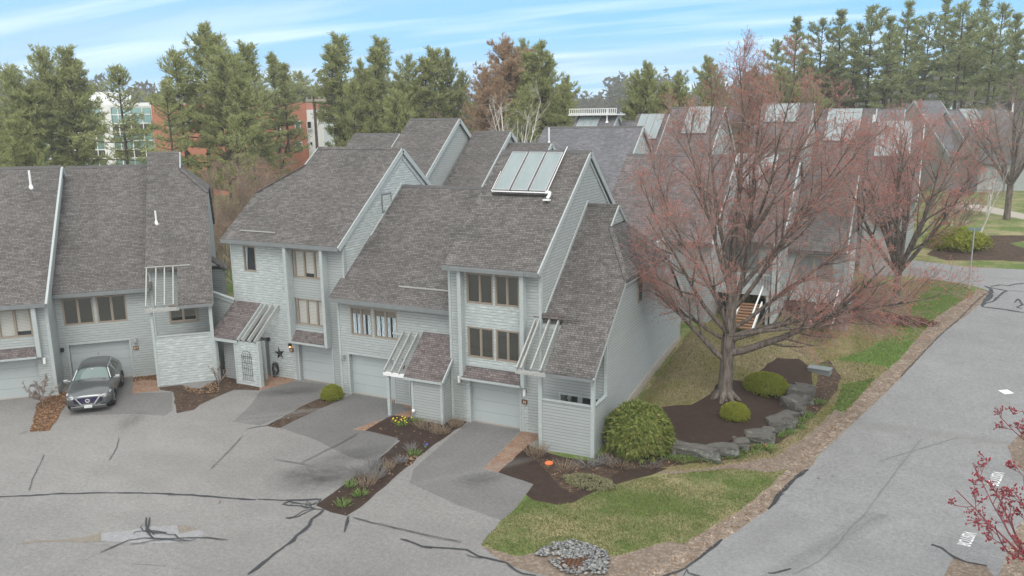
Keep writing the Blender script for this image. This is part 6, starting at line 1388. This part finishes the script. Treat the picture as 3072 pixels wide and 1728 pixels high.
leaves_on(polys['leaf_covered_bed'], 130, 'litter', 'fallen_leaves', 'orange brown leaves covering the small beds at the left')
leaves_on(polys['planting_strip'], 16, 'litter', 'fallen_leaves', 'scattered leaves and old stems in the planting strips', (.03, .07))
leaves_on([p for p in polys['mulch_bed'][1:]]+polys['bare_soil'][:2], 3.5, 'litter', 'fallen_leaves', 'few pale leaves lying on the dark mulch', (.03, .06))
leaves_on(polys['side_lawn'], 5, 'litter', 'fallen_leaves', 'sparse leaves lying in the side lawn', (.03, .06))
def grass_on(polyl, dens, mat, name, label, hgt=(.04, .09), w=.012, keep=('front_lawn', 'side_lawn', 'lawn_patch')):
    P = []
    for poly in polyl:
        a = abs(sum(poly[i].x*poly[(i+1) % len(poly)].y-poly[(i+1) % len(poly)].x*poly[i].y for i in range(len(poly))))/2; P += [q for q in rand_in(poly, int(a*dens)) if top_region(*q) in keep]
    P = np.array(P)
    n = len(P); c = np.array([(x, y, gh(x, y)) for x, y in P]); h_ = rng.uniform(*hgt, n)[:, None]; a = rng.random(n)*6.28; s = np.stack([np.cos(a), np.sin(a), 0*a], 1)*w
    tipd = np.concatenate([rng.normal(size=(n, 2))*.035, h_], 1); V = np.stack([c-s, c+s, c+tipd], 1).reshape(-1, 3)
    o = np_mesh(name, V, np.arange(3*n).reshape(-1, 3), M[mat]); tag(o, label, 'grass', kind='stuff')
grass_on(polys['front_lawn'], 700, 'grass_blade', 'grass', 'patchy spring grass of the front lawn', (.03, .07))
grass_on(polys['lawn_patch'][1:2]+polys['side_lawn'], 260, 'grass_blade', 'grass', 'short mossy grass beside the end house', (.03, .08), .016)
def clump(name, loc, label, cat, n, hgt, spread, mat, w=.012, group=None, flower=None, fr=.05, nf=8, lean=.5):
    t = thing(name, loc, random.random()*6, label, cat, group); a = rng.random(n)*6.28; r = rng.random(n)**.6*spread*.45
    c = np.stack([np.cos(a)*r, np.sin(a)*r, 0*a], 1); h_ = rng.uniform(.55, 1.1, n)*hgt; ln = rng.normal(size=(n, 2))*spread*.12+np.stack([np.cos(a), np.sin(a)], 1)*(spread*lean*rng.random(n)[:, None])
    tip = c+np.concatenate([ln, h_[:, None]], 1); mid = c*.5+tip*.5+np.array([0, 0, .04*hgt]); b = rng.random(n)*6.28; s = np.stack([np.cos(b), np.sin(b), 0*b], 1)*w
    V = np.stack([c-s, c+s, mid+s*.8, mid-s*.8], 1).reshape(-1, 3); V2 = np.stack([mid-s*.8, mid+s*.8, tip+s*.2, tip-s*.2], 1).reshape(-1, 3)
    np_mesh('leaves', np.concatenate([V, V2]), np.arange(8*n).reshape(-1, 4), M[mat], t)
    if flower:
        P = tip[rng.choice(n, nf, replace=False)]+np.array([0, 0, .02]); octa(P, rng.uniform(fr*.7, fr, nf), 'flowers', flower, t, .6)
    return t
M['blue'] = flat('blue petals', (.12, .13, .5), .6); M['flower_red'] = flat('coral petals', (.6, .15, .12), .6)
clump('daffodils', Zp(700, 1200, (1695, 250))[0], 'clump of yellow daffodils in the mulch by the brick walkway', 'flowers', 60, .28, .5, 'green_shoot', .014, None, 'yellow', .055, 16)
clump('blue_flower', Zp(700, 1200, (1930, 480))[0], 'single blue hyacinth in the mulch between the driveways', 'flowers', 10, .14, .16, 'green_shoot', .012, None, 'blue', .045, 6)
for x, y, lab in ((1170, 865, 'low pale green shoots left of the larger green clump'), (1275, 955, 'larger fresh green clump near the tip of the long bed'), (1110, 1055, 'yellow green clump nearest the tip of the long bed'), (1815, 550, 'upright blue green tuft by the leaf pile in the long bed'), (1840, 220, 'green tuft at the corner of the porch box')):
    clump('perennial_shoots', Zp(700, 1200, (x, y))[0], lab, 'plant', 70, .2, .45, 'green_shoot', .016, 'fresh shoots in the long mulch bed')
for x, y, lab, m_, n, h_, sp_ in ((1330, 850, 'pale dry grass clump fanning out in the long bed', 'straw', 110, .4, .7), (1320, 740, 'grey lavender clump at the bed edge', 'lavender', 260, .32, .8), (1430, 770, 'second grey lavender clump beside the dry grass', 'lavender', 240, .3, .7), (1420, 660, 'thin grey lavender tuft farther up the bed', 'lavender', 140, .26, .6), (1560, 690, 'brown dry stems behind the lavender', 'straw', 90, .3, .5), (1680, 620, 'small dark dry tuft in the middle of the bed', 'lavender', 110, .22, .5), (1790, 500, 'bare stems above the blue green tuft', 'lavender', 70, .3, .45),
                       (1960, 270, 'dry stalks below the porch box wall', 'straw', 120, .3, .9), (2080, 330, 'dry twiggy bush left of the end garage', 'straw', 160, .35, .8), (2240, 260, 'dry growth at the foot of the square trellis', 'straw', 150, .35, .7), (1880, 250, 'dry flattened stems beside the green tuft', 'straw', 90, .22, .6)):
    clump('dry_perennial', Zp(700, 1200, (x, y))[0], lab, 'plant', n, h_, sp_, m_, .009, 'last year\'s stems in the long mulch bed')
for x, y, lab, m_, n, h_, sp_ in ((700, 230, 'dry ornamental grass against the end porch corner', 'straw', 170, .5, .8), (1000, 370, 'old brown stems in the end bed', 'straw', 130, .25, .9), (1210, 330, 'mixed dry stems in the end bed behind the variegated cover', 'lavender', 150, .22, 1.0), (1550, 330, 'dry stems under the rhododendron skirt', 'straw', 160, .28, 1.0), (1400, 300, 'grey stems left under the rhododendron', 'lavender', 120, .25, .8), (1850, 320, 'pale stems right under the rhododendron', 'lavender', 120, .2, .9)):
    clump('dry_perennial', Z4((x, y))[0], lab, 'plant', n, h_, sp_, m_, .009, 'dry stems before the end house')
dome('ground_cover', Z4((1230, 520))[0], 'low variegated green and cream cover at the lawn edge', 'plant', .95, .5, .14, 1100, 'variegated' if 'variegated' in M else M.setdefault('variegated', mk_leaf('variegated', (.13, .14, .06), (.3, .3, .17), (.5, .46, .33), 2)) and 'variegated', (.07, .035), 0, 4, False)
for i, (x, y, lab) in enumerate([(380, 1255, 'small green plant between rhododendron and first boulder'), (650, 1265, 'green shoots under the leftmost boulder'), (920, 1245, 'green shoots under the dark pointed slab'), (1060, 1240, 'pale leafed plant before the second boulder'), (1180, 1195, 'yellow green plant before the slanting boulder'), (1290, 1150, 'green plant left of the coral flowers'), (1370, 1165, 'light green plant beside the coral flowers'), (1450, 1030, 'bright shoots below the grooved boulder'), (1560, 1000, 'bright green clump right of the split boulder'), (1655, 940, 'bright green clump farther right in the strip'), (1680, 880, 'small green clump in the middle of the strip'), (1750, 830, 'lime green clump near the tall boulder'), (1870, 700, 'yellowish clump near the utility box'), (1890, 340, 'lime green tuft behind the utility box'), (780, 1280, 'yellowing plant before the boulder joint'), (500, 1280, 'yellowing low plant left of the boulder joint')]):
    clump('perennial_shoots', gpt(1900+x/3.354, 1000+y/3.354), lab, 'plant', 85, .17, .6, 'green_shoot', .016, 'green shoots along the boulders', 'flower_red' if i == 5 else None, .04, 8)
for x, y, w, lab in ((1850, 1130, 0, 'bare low twig bush before the wing wall of the turned row'), (2200, 1190, 0, 'bare reddish twig bush by the porch of the turned row')):
    bare_tree('bare_bush', gpt(x/3.354, 800+y/3.354), lab, 'shrub', 1.25, 6, (15, 50), 'twig', 'twig', (4, 3, 2), None, .02, .1, 'bare bushes before the turned row', (.01, .02), int(x))
bare_tree('bare_bush', gd(108, 1022), 'bare grey rounded bush beside the parked car', 'shrub', 1.35, 10, (15, 65), 'twig', 'twig', (6, 5, 3), None, .025, .25, 'bare bushes before the turned row', (.01, .02), 9)
leaves_on([[Vector((q.x, q.y)) for q in Zp(0, 800, (1850, 1200), (2000, 1170), (2200, 1180), (2210, 1270), (2000, 1290), (1850, 1260))]], 150, 'litter', 'fallen_leaves', 'straw coloured leaves under the bare bushes', (.03, .07), .05)
leaves_on([[Vector((q.x, q.y)) for q in Z7((1750, 570), (1890, 560), (1880, 610), (1780, 680), (1730, 670))], [Vector((q.x, q.y)) for q in Z7((1500, 690), (1590, 700), (1570, 750), (1490, 750))]], 170, 'litter', 'fallen_leaves', 'small orange leaf piles in the long bed', (.03, .06), .03)
# drain grate ringed with pebbles
p = Z4((1070, 1320))[0]; t = thing('drain_grate', p+Vector((0, 0, .03)), .1, 'rusty square drain grate among river pebbles at the lawn corner', 'drain grate')
M['rust'] = flat('rusty iron', (.15, .08, .05), .9, .3, var=.3)
q = MB(); [q.box(-.36+i*.12, -.325+i*.12, -.3, .3, -.02, .02) for i in range(7)]; [q.box(-.36, .395, -.3+j*.1, -.275+j*.1, -.018, .016) for j in range(7)]; q.build('bars', M['rust'], t)
q = MB(); q.box(-.42, .45, -.36, -.31, -.03, .03); q.box(-.42, .45, .31, .36, -.03, .03); q.build('rim', M['rust'], t); q = MB(); q.box(-.4, .43, -.31, .31, -.12, -.06); q.build('sump', M['dark'], t)
ring_ = [Vector((v.x, v.y)) for v in Z4((680, 1260), (730, 1200), (880, 1130), (1050, 1100), (1220, 1140), (1380, 1200), (1440, 1290), (1400, 1370), (1250, 1400), (1180, 1370), (1180, 1290), (960, 1280), (900, 1250))]
ring2 = [Vector((v.x, v.y)) for v in Z4((820, 1290), (960, 1290), (990, 1360), (1180, 1370), (1400, 1350), (1450, 1330), (1400, 1440), (1100, 1449), (900, 1400))]
P = rand_in(ring_, 620)+rand_in(ring2, 150); n = len(P); c = np.array([(x, y, .035+.05*rng.random()) for x, y in P]); o8 = np.array([(1, 0, 0), (.5, .85, 0), (-.5, .85, 0), (-1, 0, 0), (-.5, -.85, 0), (.5, -.85, 0), (0, 0, .55), (0, 0, -.55)])
R_ = rng.uniform(.025, .075, n); an = rng.random(n)*6.28; ca, sa = np.cos(an), np.sin(an); loc = o8[None]*R_[:, None, None]*np.array([1.25, .8, .9]); V = np.stack([loc[..., 0]*ca[:, None]-loc[..., 1]*sa[:, None], loc[..., 0]*sa[:, None]+loc[..., 1]*ca[:, None], loc[..., 2]], 2)+c[:, None]
f6 = np.array([(i, (i+1) % 6, 6) for i in range(6)]+[((i+1) % 6, i, 7) for i in range(6)]); tag(np_mesh('river_pebbles', V.reshape(-1, 3), (f6[None]+(np.arange(n)*8)[:, None, None]).reshape(-1, 3), M['pebble']), 'grey and white river pebbles heaped round the drain grate', 'pebbles', kind='stuff')
t = thing('orange_disc', Z4((828, 322))[0], 0, 'orange plastic ring lying in the mulch before the end house', 'toy ring'); q = MB(); q.tube([(math.cos(a)*.13, math.sin(a)*.13, .04) for a in np.linspace(0, 6.283, 19)], .035, 8); q.build('ring', M['orange'], t)
q = MB(); q.cyl((0, 0, .025), (0, 0, .035), .11, .11, 16); q.build('centre', M['orange'], t)
# far wooded horizon, one mass
r_ = np.random.default_rng(5); ang = r_.uniform(math.radians(-75), math.radians(30), 9000); dist = r_.uniform(330, 470, 9000)
X = np.sin(ang)*dist; Yy = np.cos(ang)*dist; hz = 9+12*(.5+.5*np.sin(ang*37+np.sin(ang*91)*1.5))*r_.uniform(.5, 1, 9000)+6*r_.random(9000)+np.interp(np.degrees(ang), [-75, -40, -15, 0, 30], [2, 2, 1, 3, 6])
m_ = len(X); k = 7; c = np.stack([X, Yy, hz*r_.random(m_)**.6+5], 1); d = r_.normal(size=(m_, k, 3)); d /= np.linalg.norm(d, axis=2, keepdims=True); s = np.cross(d, r_.normal(size=(m_, k, 3))); s /= np.linalg.norm(s, axis=2, keepdims=True)
cc = c[:, None]+r_.normal(size=(m_, k, 3))*np.array([2.2, 2.2, 1.2]); V = np.stack([cc-d*1.7, cc-s*.7, cc+d*1.7, cc+s*.7], 2).reshape(-1, 3)
o = np_mesh('far_woods', V, np.arange(len(V)).reshape(-1, 4), M['woods'] if 'woods' in M else M.setdefault('woods', mk_leaf('far woods', (.10, .10, .085), (.14, .135, .115), (.12, .14, .1), .02))); tag(o, 'hazy belt of bare woods on the horizon', 'woods', kind='stuff')
# haze over the whole place
hz_ = bpy.data.materials.new('haze'); hz_.use_nodes = True; tnt = hz_.node_tree; tnt.nodes.clear(); ou = tnt.nodes.new('ShaderNodeOutputMaterial'); pv = tnt.nodes.new('ShaderNodeVolumePrincipled')
pv.inputs['Color'].default_value = (.93, .96, 1, 1); pv.inputs['Density'].default_value = HAZE; tnt.links.new(pv.outputs[0], ou.inputs['Volume'])
if HAZE > 0:
    q = MB(); q.box(-620, 620, -100, 620, -1.5, 48); ho = q.build('haze', hz_); ho['kind'] = 'stuff'
scene.cycles.volume_step_rate = 8; scene.cycles.volume_bounces = 1
scene.cycles.transparent_max_bounces = 12
print('objects', len(scene.objects), 'tris', sum(len(o.data.polygons) for o in scene.objects if o.type == 'MESH'))
